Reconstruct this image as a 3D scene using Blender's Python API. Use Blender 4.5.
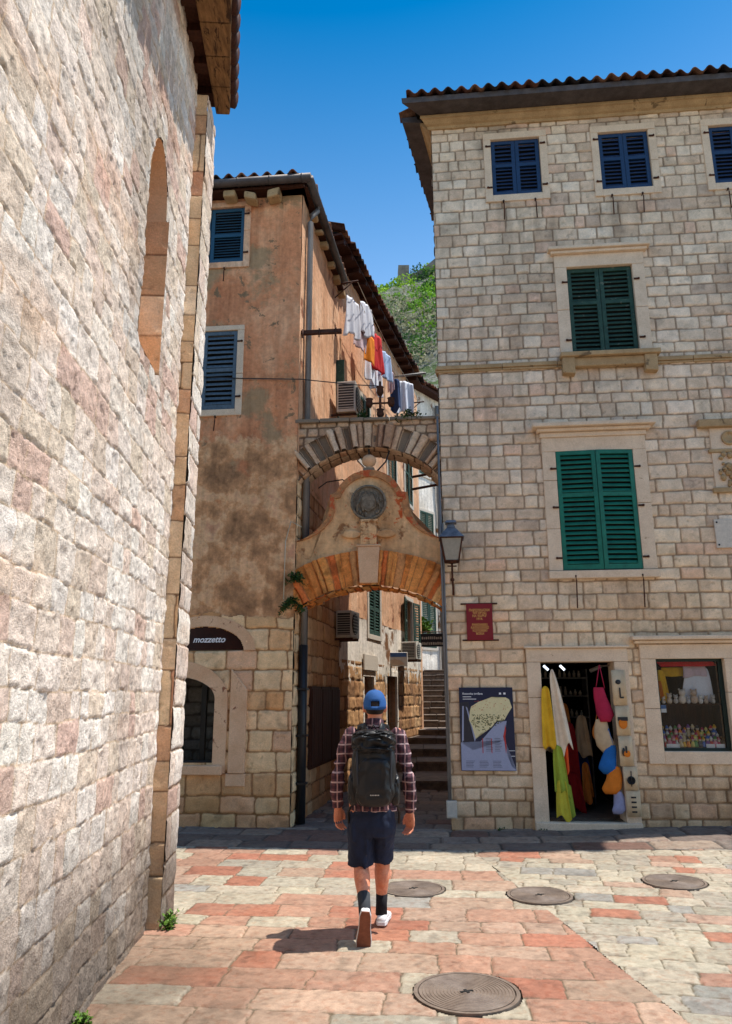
import bpy, bmesh, math, random
import numpy as np
from mathutils import Vector, Matrix
from math import radians as RAD, sin, cos, pi

for o in list(bpy.data.objects): bpy.data.objects.remove(o)
SC = bpy.context.scene
COL = SC.collection

# ------------------------------------------------------------------ camera, sky, sun, exposure
T, R, HC = RAD(13.9), RAD(-0.2), 1.65
fw = Vector((0, cos(T), sin(T))); up0 = Vector((0, -sin(T), cos(T))); rt0 = Vector((1, 0, 0))
rt = cos(R)*rt0 + sin(R)*up0; up = -sin(R)*rt0 + cos(R)*up0
cam = bpy.data.cameras.new('camera'); co = bpy.data.objects.new('camera', cam); COL.objects.link(co)
m3 = Matrix((rt, up, -fw)).transposed()
co.matrix_world = Matrix.Translation((0, 0, HC)) @ m3.to_4x4()
cam.sensor_fit = 'VERTICAL'; cam.sensor_height = 24; cam.lens = 735/1024*24
cam.clip_start = .05; cam.clip_end = 3000
SC.camera = co

SUN = Vector((.39, .04, 1)).normalized()
w = bpy.data.worlds.new('World'); SC.world = w; w.use_nodes = True
nt = w.node_tree; bg = nt.nodes['Background']
sky = nt.nodes.new('ShaderNodeTexSky'); sky.sky_type = 'NISHITA'; sky.sun_disc = False
sky.sun_elevation = math.asin(SUN.z); sky.sun_rotation = math.atan2(SUN.x, SUN.y)
sky.air_density = 1.0; sky.dust_density = .2; sky.ozone_density = 2.0; sky.altitude = 0
tcw = nt.nodes.new('ShaderNodeTexCoord'); sxw = nt.nodes.new('ShaderNodeSeparateXYZ'); nt.links.new(tcw.outputs['Generated'], sxw.inputs[0])
hsv = nt.nodes.new('ShaderNodeHueSaturation'); hsv.inputs['Hue'].default_value = .492
for inp, stops in (('Saturation', ((.42, 1.0), (.76, 1.5), (.88, 1.2), (1, 1.0))), ('Value', ((.42, 1.12), (.76, .74), (.88, .9), (1, 1.1)))):      # deepest blue between horizon haze and the sun
    cr = nt.nodes.new('ShaderNodeValToRGB'); e = cr.color_ramp.elements
    while len(e) < len(stops): e.new(.5)
    for q, (p, v) in zip(e, stops): q.position = p; q.color = (v/2, v/2, v/2, 1)
    nt.links.new(sxw.outputs[2], cr.inputs[0]); mm_ = nt.nodes.new('ShaderNodeMath'); mm_.operation = 'MULTIPLY'; mm_.inputs[1].default_value = 2
    nt.links.new(cr.outputs[0], mm_.inputs[0]); nt.links.new(mm_.outputs[0], hsv.inputs[inp])
nt.links.new(sky.outputs[0], hsv.inputs['Color']); nt.links.new(hsv.outputs[0], bg.inputs[0]); bg.inputs[1].default_value = .15
sl = bpy.data.lights.new('sun', 'SUN'); sl.energy = 4.1; sl.angle = RAD(.5); sl.color = (1, .95, .87)
so = bpy.data.objects.new('sun', sl); COL.objects.link(so); so.rotation_euler = SUN.to_track_quat('Z', 'Y').to_euler()
so.location = SUN*60
SC.view_settings.view_transform = 'Standard'; SC.view_settings.look = 'None'
SC.view_settings.exposure = .62; SC.view_settings.gamma = 1
try: SC.view_settings.use_curve_mapping = False
except Exception: pass
SC.render.engine = 'CYCLES'

# ------------------------------------------------------------------ helpers
def lin(r, g, b, k=1.0):
    f = lambda c: (c/12.92 if c <= .04045 else ((c+.055)/1.055)**2.4)
    return tuple(f(x/255)*k for x in (r, g, b))

def tag(o, label=None, cat=None, group=None, kind=None):
    if label: o['label'] = label
    if cat: o['category'] = cat
    if group: o['group'] = group
    if kind: o['kind'] = kind
    return o

def empty(name, loc, label=None, cat=None, group=None):
    o = bpy.data.objects.new(name, None); COL.objects.link(o); o.location = loc; o.empty_display_size = .1
    return tag(o, label, cat, group)

def wloc(o):
    v = Vector(o.location)
    return v if o.parent is None else v     # children keep world coordinates through the parent inverse

def attach(o, parent):
    o.parent = parent
    o.matrix_parent_inverse = Matrix.Translation(-wloc(parent)) if parent.parent is None else \
        (Matrix.Translation(-wloc(parent)))
    return o

class Fr:
    'a frame: origin, along, outward normal, up'
    def __init__(s, O, ang, out=-1):
        s.O = Vector(O); a = RAD(ang); s.U = Vector((cos(a), sin(a), 0))
        s.N = Vector((sin(a), -cos(a), 0)) if out < 0 else Vector((-sin(a), cos(a), 0)); s.Z = Vector((0, 0, 1))
    def __call__(s, u, n, z): return s.O + s.U*u + s.N*n + s.Z*z
W0 = Fr((0, 0, 0), 0, 1)      # world frame: u=x, n=y, z=z

class MB:
    def __init__(s): s.v = []; s.f = []; s.sm = []
    def add(s, vs, fs, smooth=False):
        b = len(s.v); s.v += [tuple(v) for v in vs]; s.f += [tuple(b+i for i in f) for f in fs]; s.sm += [smooth]*len(fs); return s
    def box(s, F, u0, u1, n0, n1, z0, z1):
        return s.add([F(u, n, z) for u in (u0, u1) for n in (n0, n1) for z in (z0, z1)],
              [(0,1,3,2),(4,6,7,5),(0,4,5,1),(2,3,7,6),(0,2,6,4),(1,5,7,3)])
    def prism(s, pts3a, pts3b):
        n = len(pts3a)
        return s.add(list(pts3a)+list(pts3b), [tuple(range(n)), tuple(reversed(range(n, 2*n)))] + [(i, (i+1) % n, n+(i+1) % n, n+i) for i in range(n)])
    def poly(s, F, pts, n0, n1): return s.prism([F(u, n0, z) for u, z in pts], [F(u, n1, z) for u, z in pts])
    def obox(s, c, ax, h):
        c = Vector(c); a = [Vector(x).normalized()*k for x, k in zip(ax, h)]
        return s.add([c+a[0]*i+a[1]*j+a[2]*k for i in (-1,1) for j in (-1,1) for k in (-1,1)],
              [(0,1,3,2),(4,6,7,5),(0,4,5,1),(2,3,7,6),(0,2,6,4),(1,5,7,3)])
    def tube(s, P, r, seg=8, flat=1.0, ref=(0, 0, 1), cap=True, smooth=True):
        P = [Vector(p) for p in P]; n = len(P)
        if not hasattr(r, '__len__'): r = [r]*n
        vs = []
        for i, p in enumerate(P):
            t = (P[min(i+1, n-1)]-P[max(i-1, 0)]).normalized(); rf = Vector(ref)
            if abs(t.dot(rf)) > .97: rf = Vector((0, 1, 0)) if abs(t.y) < .9 else Vector((1, 0, 0))
            a = t.cross(rf).normalized(); b = a.cross(t).normalized()
            rr = r[i]; ra, rb = rr if hasattr(rr, '__len__') else (rr, rr*flat)
            for k in range(seg):
                th = 2*pi*k/seg; vs.append(p+a*cos(th)*ra+b*sin(th)*rb)
        fs = [(i*seg+k, i*seg+(k+1) % seg, (i+1)*seg+(k+1) % seg, (i+1)*seg+k) for i in range(n-1) for k in range(seg)]
        if cap: fs += [tuple(reversed(range(seg))), tuple(range((n-1)*seg, n*seg))]
        return s.add(vs, fs, smooth)
    def lathe(s, c, prof, seg=16, ax=(0, 0, 1), smooth=True):
        ax = Vector(ax).normalized(); rf = Vector((0, 1, 0)) if abs(ax.z) > .9 else Vector((0, 0, 1))
        a = ax.cross(rf).normalized(); b = ax.cross(a); c = Vector(c); vs = []
        for r, h in prof:
            for k in range(seg):
                th = 2*pi*k/seg; vs.append(c+ax*h+(a*cos(th)+b*sin(th))*r)
        n = len(prof)
        fs = [(i*seg+k, i*seg+(k+1) % seg, (i+1)*seg+(k+1) % seg, (i+1)*seg+k) for i in range(n-1) for k in range(seg)]
        fs += [tuple(reversed(range(seg))), tuple(range((n-1)*seg, n*seg))]
        return s.add(vs, fs, smooth)
    def ball(s, c, r, seg=12, ring=8, noise=0, rnd=random):
        rx, ry, rz = r if hasattr(r, '__len__') else (r, r, r); c = Vector(c); vs = []
        for i in range(1, ring):
            ph = pi*i/ring
            for k in range(seg):
                th = 2*pi*k/seg; q = 1+rnd.uniform(-noise, noise) if noise else 1
                vs.append(c+Vector((rx*sin(ph)*cos(th), ry*sin(ph)*sin(th), rz*cos(ph)))*q)
        vs += [c+Vector((0, 0, rz)), c-Vector((0, 0, rz))]; t = len(vs)-2
        fs = [(i*seg+k, i*seg+(k+1) % seg, (i+1)*seg+(k+1) % seg, (i+1)*seg+k)[::-1] for i in range(ring-2) for k in range(seg)]
        fs += [(t, k, (k+1) % seg) for k in range(seg)] + [(t+1, (ring-2)*seg+(k+1) % seg, (ring-2)*seg+k) for k in range(seg)]
        return s.add(vs, fs, True)
    def build(s, name, mat, parent=None, bevel=0, fix=True, solid=0, remesh=0, smooth=0, kind=None):
        if not s.v: return None
        a = np.array(s.v); lo, hi = a.min(0), a.max(0); c = Vector(((lo[0]+hi[0])/2, (lo[1]+hi[1])/2, lo[2]))
        me = bpy.data.meshes.new(name); me.from_pydata([tuple(Vector(v)-c) for v in s.v], [], s.f)
        me.polygons.foreach_set('use_smooth', s.sm); me.update()
        if fix:
            bm = bmesh.new(); bm.from_mesh(me); bmesh.ops.recalc_face_normals(bm, faces=bm.faces); bm.to_mesh(me); bm.free()
        if mat: me.materials.append(mat)
        o = bpy.data.objects.new(name, me); COL.objects.link(o); o.location = c
        if parent: attach(o, parent)
        if remesh:
            r = o.modifiers.new('r', 'REMESH'); r.mode = 'VOXEL'; r.voxel_size = remesh; r.use_smooth_shade = True
        if smooth:
            r = o.modifiers.new('s', 'SMOOTH'); r.iterations = smooth; r.factor = .5
        if solid:
            r = o.modifiers.new('t', 'SOLIDIFY'); r.thickness = solid; r.offset = 0
        if bevel:
            r = o.modifiers.new('b', 'BEVEL'); r.width = bevel; r.segments = 2; r.limit_method = 'ANGLE'
        if kind: o['kind'] = kind
        return o

# numpy value noise
def hsh(ix, iy, seed):
    n = (ix.astype(np.int64)*374761393 + iy.astype(np.int64)*668265263 + seed*1442695041) & 0xffffffff
    n = ((n ^ (n >> 13))*1274126177) & 0xffffffff
    n = (n ^ (n >> 16)) & 0xffffffff
    return n/4294967295.0
def vn(x, y, seed=0):
    xi, yi = np.floor(x), np.floor(y); fx, fy = x-xi, y-yi; fx = fx*fx*(3-2*fx); fy = fy*fy*(3-2*fy)
    a = hsh(xi, yi, seed); b = hsh(xi+1, yi, seed); c = hsh(xi, yi+1, seed); d = hsh(xi+1, yi+1, seed)
    return (a*(1-fx)+b*fx)*(1-fy)+(c*(1-fx)+d*fx)*fy
def fbm(x, y, o=4, seed=0):
    t = 0; am = .5; s = 0
    for i in range(o):
        t = t+am*(vn(x, y, seed+i*17)-.5); s += am; am *= .5; x = x*2.03; y = y*2.03
    return t/s*2      # about -1..1
def sst(a, b, x):
    t = np.clip((x-a)/(b-a), 0, 1); return t*t*(3-2*t)

# ------------------------------------------------------------------ materials
def newmat(name):
    m = bpy.data.materials.new(name); m.use_nodes = True; t = m.node_tree; return m, t, t.nodes['Principled BSDF']
def N(t, typ, **k):
    n = t.nodes.new(typ)
    for a, b in k.items(): setattr(n, a, b)
    return n
def noise(t, sc, det=6, rough=.6, vec=None, dist=0):
    n = N(t, 'ShaderNodeTexNoise'); n.inputs['Scale'].default_value = sc; n.inputs['Detail'].default_value = det
    n.inputs['Roughness'].default_value = rough; n.inputs['Distortion'].default_value = dist
    if vec: t.links.new(vec, n.inputs['Vector'])
    return n.outputs['Fac']
def ramp(t, fac, stops):
    r = N(t, 'ShaderNodeValToRGB'); e = r.color_ramp.elements
    while len(e) < len(stops): e.new(.5)
    for q, (p, c) in zip(e, stops): q.position = p; q.color = (*c, 1) if len(c) == 3 else c
    t.links.new(fac, r.inputs[0]); return r.outputs[0]
def mixc(t, fac, a, b, mode='MIX'):
    n = N(t, 'ShaderNodeMix', data_type='RGBA', blend_type=mode)
    for i, x in ((0, fac), (6, a), (7, b)):
        if hasattr(x, 'is_linked'): t.links.new(x, n.inputs[i])
        else: n.inputs[i].default_value = x if i == 0 else ((*x, 1) if len(x) == 3 else x)
    return n.outputs[2]
def bump(t, p, h, s=.3, d=.02, nrm=None):
    b = N(t, 'ShaderNodeBump'); b.inputs['Strength'].default_value = s; b.inputs['Distance'].default_value = d
    t.links.new(h, b.inputs['Height'])
    if nrm: t.links.new(nrm, b.inputs['Normal'])
    t.links.new(b.outputs[0], p.inputs['Normal']); return b.outputs[0]
def gray(v): return (v, v, v)

def m_attr(name, lo=.72, hi=1.25, sc=9, bs=.5, bd=.01, fine=70, rough=.9, spec=.2):
    'stone whose colour is stored per stone (face to face variation) and broken up by grain'
    m, t, p = newmat(name); a = N(t, 'ShaderNodeAttribute', attribute_name='col')
    g = N(t, 'ShaderNodeNewGeometry').outputs['Position']
    n1 = noise(t, sc, 8, .65, g); n2 = noise(t, fine, 4, .7, g)
    c = mixc(t, 1, a.outputs[0], ramp(t, n1, [(.25, gray(lo)), (.75, gray(hi))]), 'MULTIPLY')
    c = mixc(t, 1, c, ramp(t, n2, [(.25, gray(.78)), (.7, gray(1.15))]), 'MULTIPLY')
    t.links.new(c, p.inputs['Base Color']); p.inputs['Roughness'].default_value = rough
    p.inputs['Specular IOR Level'].default_value = spec
    h = N(t, 'ShaderNodeMath', operation='ADD'); t.links.new(n1, h.inputs[0]); t.links.new(n2, h.inputs[1])
    bump(t, p, h.outputs[0], bs, bd); return m

def m_rough(name, c1, c2, sc=6, rough=.85, fine=60, bs=.3, bd=.01, spots=None, spec=.3, metal=0, stretch=None):
    m, t, p = newmat(name); g = N(t, 'ShaderNodeNewGeometry').outputs['Position']
    if stretch:
        mp = N(t, 'ShaderNodeMapping'); mp.inputs['Scale'].default_value = stretch; t.links.new(g, mp.inputs[0]); g = mp.outputs[0]
    n1 = noise(t, sc, 8, .65, g); n2 = noise(t, fine, 3, .7, g)
    c = ramp(t, n1, [(.3, c1), (.7, c2)])
    c = mixc(t, 1, c, ramp(t, n2, [(.25, gray(.82)), (.7, gray(1.12))]), 'MULTIPLY')
    if spots:
        sc2, cut, col = spots; n3 = noise(t, sc2, 6, .7, g, .5)
        c = mixc(t, ramp(t, n3, [(cut, gray(0)), (cut+.05, gray(1))]), c, col)
    t.links.new(c, p.inputs['Base Color']); p.inputs['Roughness'].default_value = rough; p.inputs['Metallic'].default_value = metal
    p.inputs['Specular IOR Level'].default_value = spec
    bump(t, p, n2 if bd < .004 else n1, bs, bd); return m

def m_plain(name, c, rough=.6, metal=0, spec=.4, v=.12, sc=25):
    a = tuple(x*(1-v) for x in c); b = tuple(min(1, x*(1+v)) for x in c)
    return m_rough(name, a, b, sc, rough, 150, .15, .002, None, spec, metal)

def m_plaster(name, cols, patch, psc=1.2, cut=.56, bs=.6, bricks=None, low=0):
    m, t, p = newmat(name); g = N(t, 'ShaderNodeNewGeometry').outputs['Position']
    mp = N(t, 'ShaderNodeMapping'); mp.inputs['Scale'].default_value = (1, 1, .55); t.links.new(g, mp.inputs[0])
    n1 = noise(t, 1.7, 9, .62, mp.outputs[0], .4); n2 = noise(t, 14, 6, .7, g); n3 = noise(t, psc, 10, .66, g, .15)
    c = ramp(t, n1, [(.28, cols[0]), (.5, cols[1]), (.72, cols[2])])
    c = mixc(t, ramp(t, n3, [(cut, gray(0)), (cut+.06, gray(1))]), c, mixc(t, n2, patch, tuple(x*.7 for x in patch)))
    if bricks:
        n4 = noise(t, 3.1, 9, .7, g, .3); c = mixc(t, ramp(t, n4, [(.6, gray(0)), (.62, gray(1))]), c, bricks)
    if low:          # older ochre and grey coats laid bare on the lower part
        sz = N(t, 'ShaderNodeSeparateXYZ'); t.links.new(g, sz.inputs[0]); ad = N(t, 'ShaderNodeMath', operation='MULTIPLY_ADD'); n6 = noise(t, 1.3, 9, .68, g, .2)
        t.links.new(n6, ad.inputs[0]); ad.inputs[1].default_value = 4.5; t.links.new(sz.outputs[2], ad.inputs[2]); a2 = N(t, 'ShaderNodeMath', operation='SUBTRACT'); t.links.new(ad.outputs[0], a2.inputs[0]); a2.inputs[1].default_value = 5.2+low; ad = a2
        n7 = noise(t, 2.2, 12, .66, g, .1)
        old = ramp(t, n7, [(.34, lin(138,102,74)), (.44, lin(178,132,94)), (.50, lin(206,152,108)), (.56, lin(226,180,136)), (.66, lin(206,150,116))])
        c = mixc(t, ramp(t, ad.outputs[0], [(.02+low*.0, gray(1)), (.25, gray(0))]), c, old)
    c = mixc(t, 1, c, ramp(t, n2, [(.25, gray(.72)), (.75, gray(1.22))]), 'MULTIPLY')
    mp2 = N(t, 'ShaderNodeMapping'); mp2.inputs['Scale'].default_value = (9, 9, .5); t.links.new(g, mp2.inputs[0])
    st = noise(t, 1, 4, .6, mp2.outputs[0])
    c = mixc(t, 1, c, ramp(t, st, [(.3, gray(.78)), (.55, gray(1.05))]), 'MULTIPLY')
    t.links.new(c, p.inputs['Base Color']); p.inputs['Roughness'].default_value = .92; p.inputs['Specular IOR Level'].default_value = .15
    h = N(t, 'ShaderNodeMath', operation='SUBTRACT'); t.links.new(n2, h.inputs[0])
    t.links.new(ramp(t, n3, [(cut, gray(0)), (cut+.06, gray(.5))]), h.inputs[1])
    bump(t, p, h.outputs[0], bs, .02); return m

def m_glass(name, tint=(.97, .98, .98), refl=.12):
    m, t, p = newmat(name); t.nodes.remove(p); o = t.nodes['Material Output']
    tr = N(t, 'ShaderNodeBsdfTransparent'); tr.inputs[0].default_value = (*tint, 1)
    gl = N(t, 'ShaderNodeBsdfGlossy'); gl.inputs['Roughness'].default_value = .03
    fr = N(t, 'ShaderNodeFresnel'); fr.inputs[0].default_value = 1.45
    mx = N(t, 'ShaderNodeMixShader'); t.links.new(fr.outputs[0], mx.inputs[0]); t.links.new(tr.outputs[0], mx.inputs[1]); t.links.new(gl.outputs[0], mx.inputs[2])
    t.links.new(mx.outputs[0], o.inputs[0]); return m

def m_emit(name, c, s):
    m, t, p = newmat(name); p.inputs['Emission Color'].default_value = (*c, 1); p.inputs['Emission Strength'].default_value = s; return m

M = {}
M['facade'] = m_attr('pale limestone blocks', .8, 1.18, 7, .5, .012)
M['rubble'] = m_attr('weathered rough limestone', .66, 1.26, 22, .7, .018, 85)
M['paving'] = m_attr('worn paving slabs', .70, 1.26, 16, .6, .008, 130, .68, .3)
M['tile'] = m_attr('old clay roof tiles', .55, 1.4, 16, .5, .01)
M['trim'] = m_rough('dressed limestone trim', lin(204,178,150), lin(224,200,172), 5, .85, 80, .35, .006, (9, .66, lin(150,122,96)))
M['trim_ochre'] = m_rough('ochre stained cornice', lin(150,122,86), lin(184,154,114), 4, .85, 60, .4, .008, (5, .60, lin(112,90,64)))
M['facade_plain'] = m_rough('limestone wall', lin(170,150,126), lin(206,186,160), 3, .9, 30, .4, .01)
M['quoin'] = m_rough('pinkish dressed stone', lin(204,158,120), lin(222,184,148), 3, .88, 70, .4, .008, (6, .62, lin(140,90,66)))
M['mortar'] = m_rough('grey mortar', lin(120,108,94), lin(140,128,112), 8)
M['core'] = m_rough('rough inner masonry', lin(120,104,88), lin(140,122,102), 4)
M['plaster_a'] = m_plaster('flaking terracotta plaster', [lin(172,106,72), lin(212,144,102), lin(232,180,138)], lin(186,150,112), .9, .53, .8, lin(140,112,84), 2.0)
M['plaster_b'] = m_plaster('peach streaked plaster', [lin(190,140,104), lin(214,166,130), lin(226,190,158)], lin(150,96,70), 1.6, .60)
M['plaster_w'] = m_plaster('peeling whitewash', [lin(200,188,170), lin(222,212,198), lin(236,228,216)], lin(140,98,66), 1.4, .57)
M['plaster_arch'] = m_plaster('patched lime plaster of the gable', [lin(190,142,98), lin(222,176,128), lin(236,204,162)], lin(166,116,78), 3.5, .56, .8, lin(206,100,54))
M['medal'] = m_rough('dark carved stone', lin(84,74,62), lin(140,126,108), 22, .8, 90, .6, .01)
M['bluesh'] = m_plain('dark blue shutter paint', lin(22,50,84), .5, v=.25)
M['tealsh'] = m_plain('faded blue shutter paint', lin(78,94,106), .6, v=.3)
M['navysh'] = m_plain('petrol blue shutter paint', lin(24,68,92), .5, v=.2)
M['greensh'] = m_rough('green shutter paint', lin(14,86,70), lin(22,112,90), 7, .5, 90, .2, .003, (13, .64, lin(70,120,100)), .35)
M['dgreensh'] = m_rough('weathered dark green paint', lin(24,52,44), lin(50,80,66), 9, .65, 90, .3, .003, (15, .60, lin(96,104,90)), .3)
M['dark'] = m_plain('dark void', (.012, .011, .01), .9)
M['iron'] = m_rough('rusty iron', lin(50,36,30), lin(96,54,36), 20, .75, 90, .4, .003, None, .3, .3)
M['blackm'] = m_plain('black painted metal', (.02, .02, .022), .45, .2)
M['zinc'] = m_rough('weathered zinc', lin(104,100,98), lin(140,136,132), 6, .6, 60, .1, .002, None, .5, .25, (1, 1, .2))
M['gutter'] = m_rough('dull dark gutter metal', lin(66,58,56), lin(96,88,86), 5, .6, 60, .2, .002, None, .4, .4)
M['wood'] = m_rough('old timber', lin(92,66,44), lin(156,116,76), 9, .85, 60, .6, .01, (6, .54, lin(66,46,32)), .2, 0, (3, .6, 3))
M['darkwood'] = m_rough('dark brown boards', lin(48,26,18), lin(78,44,30), 6, .7, 50, .4, .006, None, .2, 0, (6, 6, .5))
M['acw'] = m_plain('off white appliance shell', lin(188,182,170), .5)
M['acd'] = m_plain('dark appliance grille', lin(52,50,48), .6)
M['white'] = m_plain('white cotton', lin(222,224,232), .85, v=.06)
M['cap'] = m_plain('bright blue cotton', lin(34,84,144), .8)
M['skin'] = m_rough('skin', lin(202,118,86), lin(234,160,124), 22, .55, 160, .3, .003, (30, .62, lin(190,100,76)), .3)
M['navy'] = m_rough('navy cotton cloth', lin(20,28,48), lin(32,42,66), 9, .8, 220, .25, .003)
M['pack'] = m_rough('black nylon', (.006, .006, .007), (.018, .017, .017), 6, .42, 120, .25, .006, None, .35)
M['sock'] = m_plain('dark grey sock', lin(56,58,62), .95)
M['shoe'] = m_plain('white leather', lin(224,222,220), .5, v=.05)
M['sole'] = m_rough('brown rubber sole', lin(112,62,44), lin(140,84,60), 20, .7, 70, .5, .004)
M['hair'] = m_plain('dark brown hair', lin(40,26,20), .7)
M['glass'] = m_glass('window glass')
M['milk'] = m_plain('dusty lantern glass', lin(150,144,132), .35, 0, .3)
M['bluecap'] = m_rough('weathered blue grey metal', lin(66,72,84), lin(120,124,132), 12, .5, 60, .2, .002, None, .5, .2)
M['cast'] = m_rough('worn cast iron', lin(116,100,88), lin(150,134,120), 12, .5, 80, .3, .002, None, .5, .35)
M['leaf'] = m_rough('green leaves', lin(50,84,22), lin(104,140,40), 30, .6, 100, .1, .002)
M['leafd'] = m_rough('dark ivy leaves', lin(26,48,16), lin(60,86,28), 30, .6, 100, .1, .002)
M['cable'] = m_plain('black cable', (.02, .02, .02), .6)
M['cord'] = m_plain('pale cord', lin(190,180,160), .8)
M['maroon'] = m_plain('deep red enamel', lin(122,14,26), .45, v=.06)
M['gold'] = m_plain('gold lettering', lin(214,160,84), .5)
M['posternavy'] = m_plain('navy print', lin(22,30,58), .4, v=.05)
M['posterblack'] = m_plain('charcoal print', lin(42,42,52), .4, v=.1)
M['postergrey'] = m_plain('pale blue grey print', lin(150,156,182), .4, v=.04)
M['postercream'] = m_plain('cream print', lin(216,204,158), .4, v=.06)
M['posterred'] = m_plain('red print', lin(176,50,48), .4)
M['posterwhite'] = m_plain('white print', lin(225,225,228), .4)
M['posterdot'] = m_plain('olive print', lin(92,94,62), .4)
M['lunette'] = m_rough('dark brown sign face', lin(30,12,12), lin(58,26,16), 5, .3, 40, .05, .002)
M['marble'] = m_plain('pale marble', lin(196,184,168), .6)
M['slat_w'] = m_plain('white paint', lin(214,210,200), .6)

# per-colour cloth cache
_cl = {}
def cloth_m(nm, rgb, k=1):
    if nm not in _cl: _cl[nm] = m_rough(nm, lin(*rgb, .8*k), lin(*rgb, 1.1*k), 8, .9, 200, .3, .003)
    return _cl[nm]

# ------------------------------------------------------------------ stonework: a relief of single stones
def rows_of(L, a, b, rnd):
    e = [0]
    while e[-1] < L: e.append(e[-1]+rnd.uniform(a, b))
    return np.array(e)

def stonework(name, P3, s0, s1, z0, z1, res, hr, wr, gap, bev, relief, palette, mortar, mat, parent=None, holes=(), keep=None,
              seed=1, rough=.003, tilt=.006, wob=.012, rr=.03, stain=None, lift=None, coursing=None, jitter=.1, rfreq=9, kind=None, cfun=None, warp=None):
    rnd = random.Random(seed); rs = np.random.RandomState(seed)
    ns, nz = int(round((s1-s0)/res))+1, int(round((z1-z0)/res))+1
    s = np.linspace(s0, s1, ns); z = np.linspace(z0, z1, nz); S, Z = np.meshgrid(s, z)
    sw = S+wob*fbm(S*2.2, Z*2.2, 3, seed+1)+wob*.5*fbm(S*11, Z*11, 2, seed+5)
    zw = Z+wob*fbm(S*1.6, Z*1.6, 3, seed+2)+wob*.5*fbm(S*10, Z*10, 2, seed+6)
    e = rows_of(z1-z0+1, *hr, rnd)+z0-.3
    ri = np.clip(np.searchsorted(e, zw)-1, 0, len(e)-2)
    D = np.full(S.shape, 9.0); H = np.zeros(S.shape); C = np.zeros(S.shape+(3,))
    pal = np.array([c for c, k in palette]); pw = np.array([k for c, k in palette], float); pw /= pw.sum()
    for r in range(len(e)-1):
        mk = ri == r
        if not mk.any(): continue
        hh = e[r+1]-e[r]
        xs = rows_of(s1-s0+2, wr[0], wr[1], rnd)+s0-rnd.uniform(.1, .9)
        x = sw[mk]; zz = zw[mk]; k = np.clip(np.searchsorted(xs, x)-1, 0, len(xs)-2)
        dx = np.minimum(x-xs[k], xs[k+1]-x); dz = np.minimum(zz-e[r], e[r+1]-zz)
        qx = np.maximum(rr-dx, 0); qz = np.maximum(rr-dz, 0)
        D[mk] = rr-np.hypot(qx, qz)
        n = len(xs)
        off = rs.uniform(-1, 1, n)*tilt; tx = rs.uniform(-1, 1, n)*tilt*3; tz = rs.uniform(-1, 1, n)*tilt*3
        cx = (xs[k]+xs[k+1])/2
        H[mk] = off[k]+tx[k]*(x-cx)+tz[k]*(zz-(e[r]+e[r+1])/2)
        idx = rs.choice(len(pal), n, p=pw)
        if cfun: idx = cfun(rs, (xs+.3), np.full(n, (e[r]+e[r+1])/2), n, len(pal))
        cc = pal[idx]*(1+rs.uniform(-1, 1, (n, 1))*jitter)*(1+rs.uniform(-1, 1, (n, 3))*jitter*.10)
        C[mk] = cc[k]
    m = sst(gap*.5, gap*.5+bev, D)
    mm = sst(gap*.35, gap*.9, D)[..., None]
    nse = fbm(S*rfreq, Z*rfreq, 5, seed+9)
    H = (relief+H+rough*nse*2.2)*m + (1-m)*rough*.8*fbm(S*20, Z*20, 3, seed+4)
    C = C*(1+.16*nse[..., None])
    pits = sst(.45, .62, fbm(S*rfreq*1.7, Z*rfreq*1.7, 3, seed+31))
    C = C*(1-.25*pits[..., None]); H = H-rough*pits*m
    C = np.array(mortar)*(1-mm)*(1+.2*fbm(S*6, Z*6, 3, seed+3)[..., None]) + C*mm
    if stain is not None: C = stain(S, Z, C)
    if lift is not None: H = H+lift(S, Z)
    O = np.array(P3[0]); U = np.array(P3[1]); V = np.array(P3[2]); NN = np.array(P3[3])
    X = O+S[..., None]*U+Z[..., None]*V+H[..., None]*NN
    if warp is not None: X = warp(S, Z, H)
    ok = np.ones((nz-1, ns-1), bool)
    cs = (S[:-1, :-1]+S[1:, 1:])/2; cz = (Z[:-1, :-1]+Z[1:, 1:])/2
    for (a, b, c, d) in holes: ok &= ~((cs > a) & (cs < b) & (cz > c) & (cz < d))
    if keep is not None: ok &= keep(cs, cz)
    I = np.arange(ns*nz).reshape(nz, ns)
    q = np.stack([I[:-1, :-1], I[:-1, 1:], I[1:, 1:], I[1:, :-1]], -1)[ok]
    used = np.zeros(ns*nz, bool); used[q.ravel()] = True; mp = np.cumsum(used)-1
    q = mp[q]; vv = X.reshape(-1, 3)[used]; cc = np.clip(C.reshape(-1, 3)[used], 0, 1)
    c0 = np.array([(vv[:, 0].min()+vv[:, 0].max())/2, (vv[:, 1].min()+vv[:, 1].max())/2, vv[:, 2].min()])
    me = bpy.data.meshes.new(name)
    me.vertices.add(len(vv)); me.vertices.foreach_set('co', (vv-c0).astype(np.float32).ravel())
    me.loops.add(q.size); me.loops.foreach_set('vertex_index', q.astype(np.int32).ravel())
    me.polygons.add(len(q)); me.polygons.foreach_set('loop_start', np.arange(0, q.size, 4, dtype=np.int32))
    me.polygons.foreach_set('loop_total', np.full(len(q), 4, np.int32))
    me.polygons.foreach_set('use_smooth', np.ones(len(q), bool))
    me.update(calc_edges=True)
    at = me.color_attributes.new('col', 'FLOAT_COLOR', 'POINT')
    at.data.foreach_set('color', np.concatenate([cc, np.ones((len(cc), 1))], 1).astype(np.float32).ravel())
    me.materials.append(mat)
    o = bpy.data.objects.new(name, me); COL.objects.link(o); o.location = tuple(c0)
    if parent: attach(o, parent)
    if kind: o['kind'] = kind
    return o

def P3(F): return (F.O, F.U, F.Z, F.N)

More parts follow.
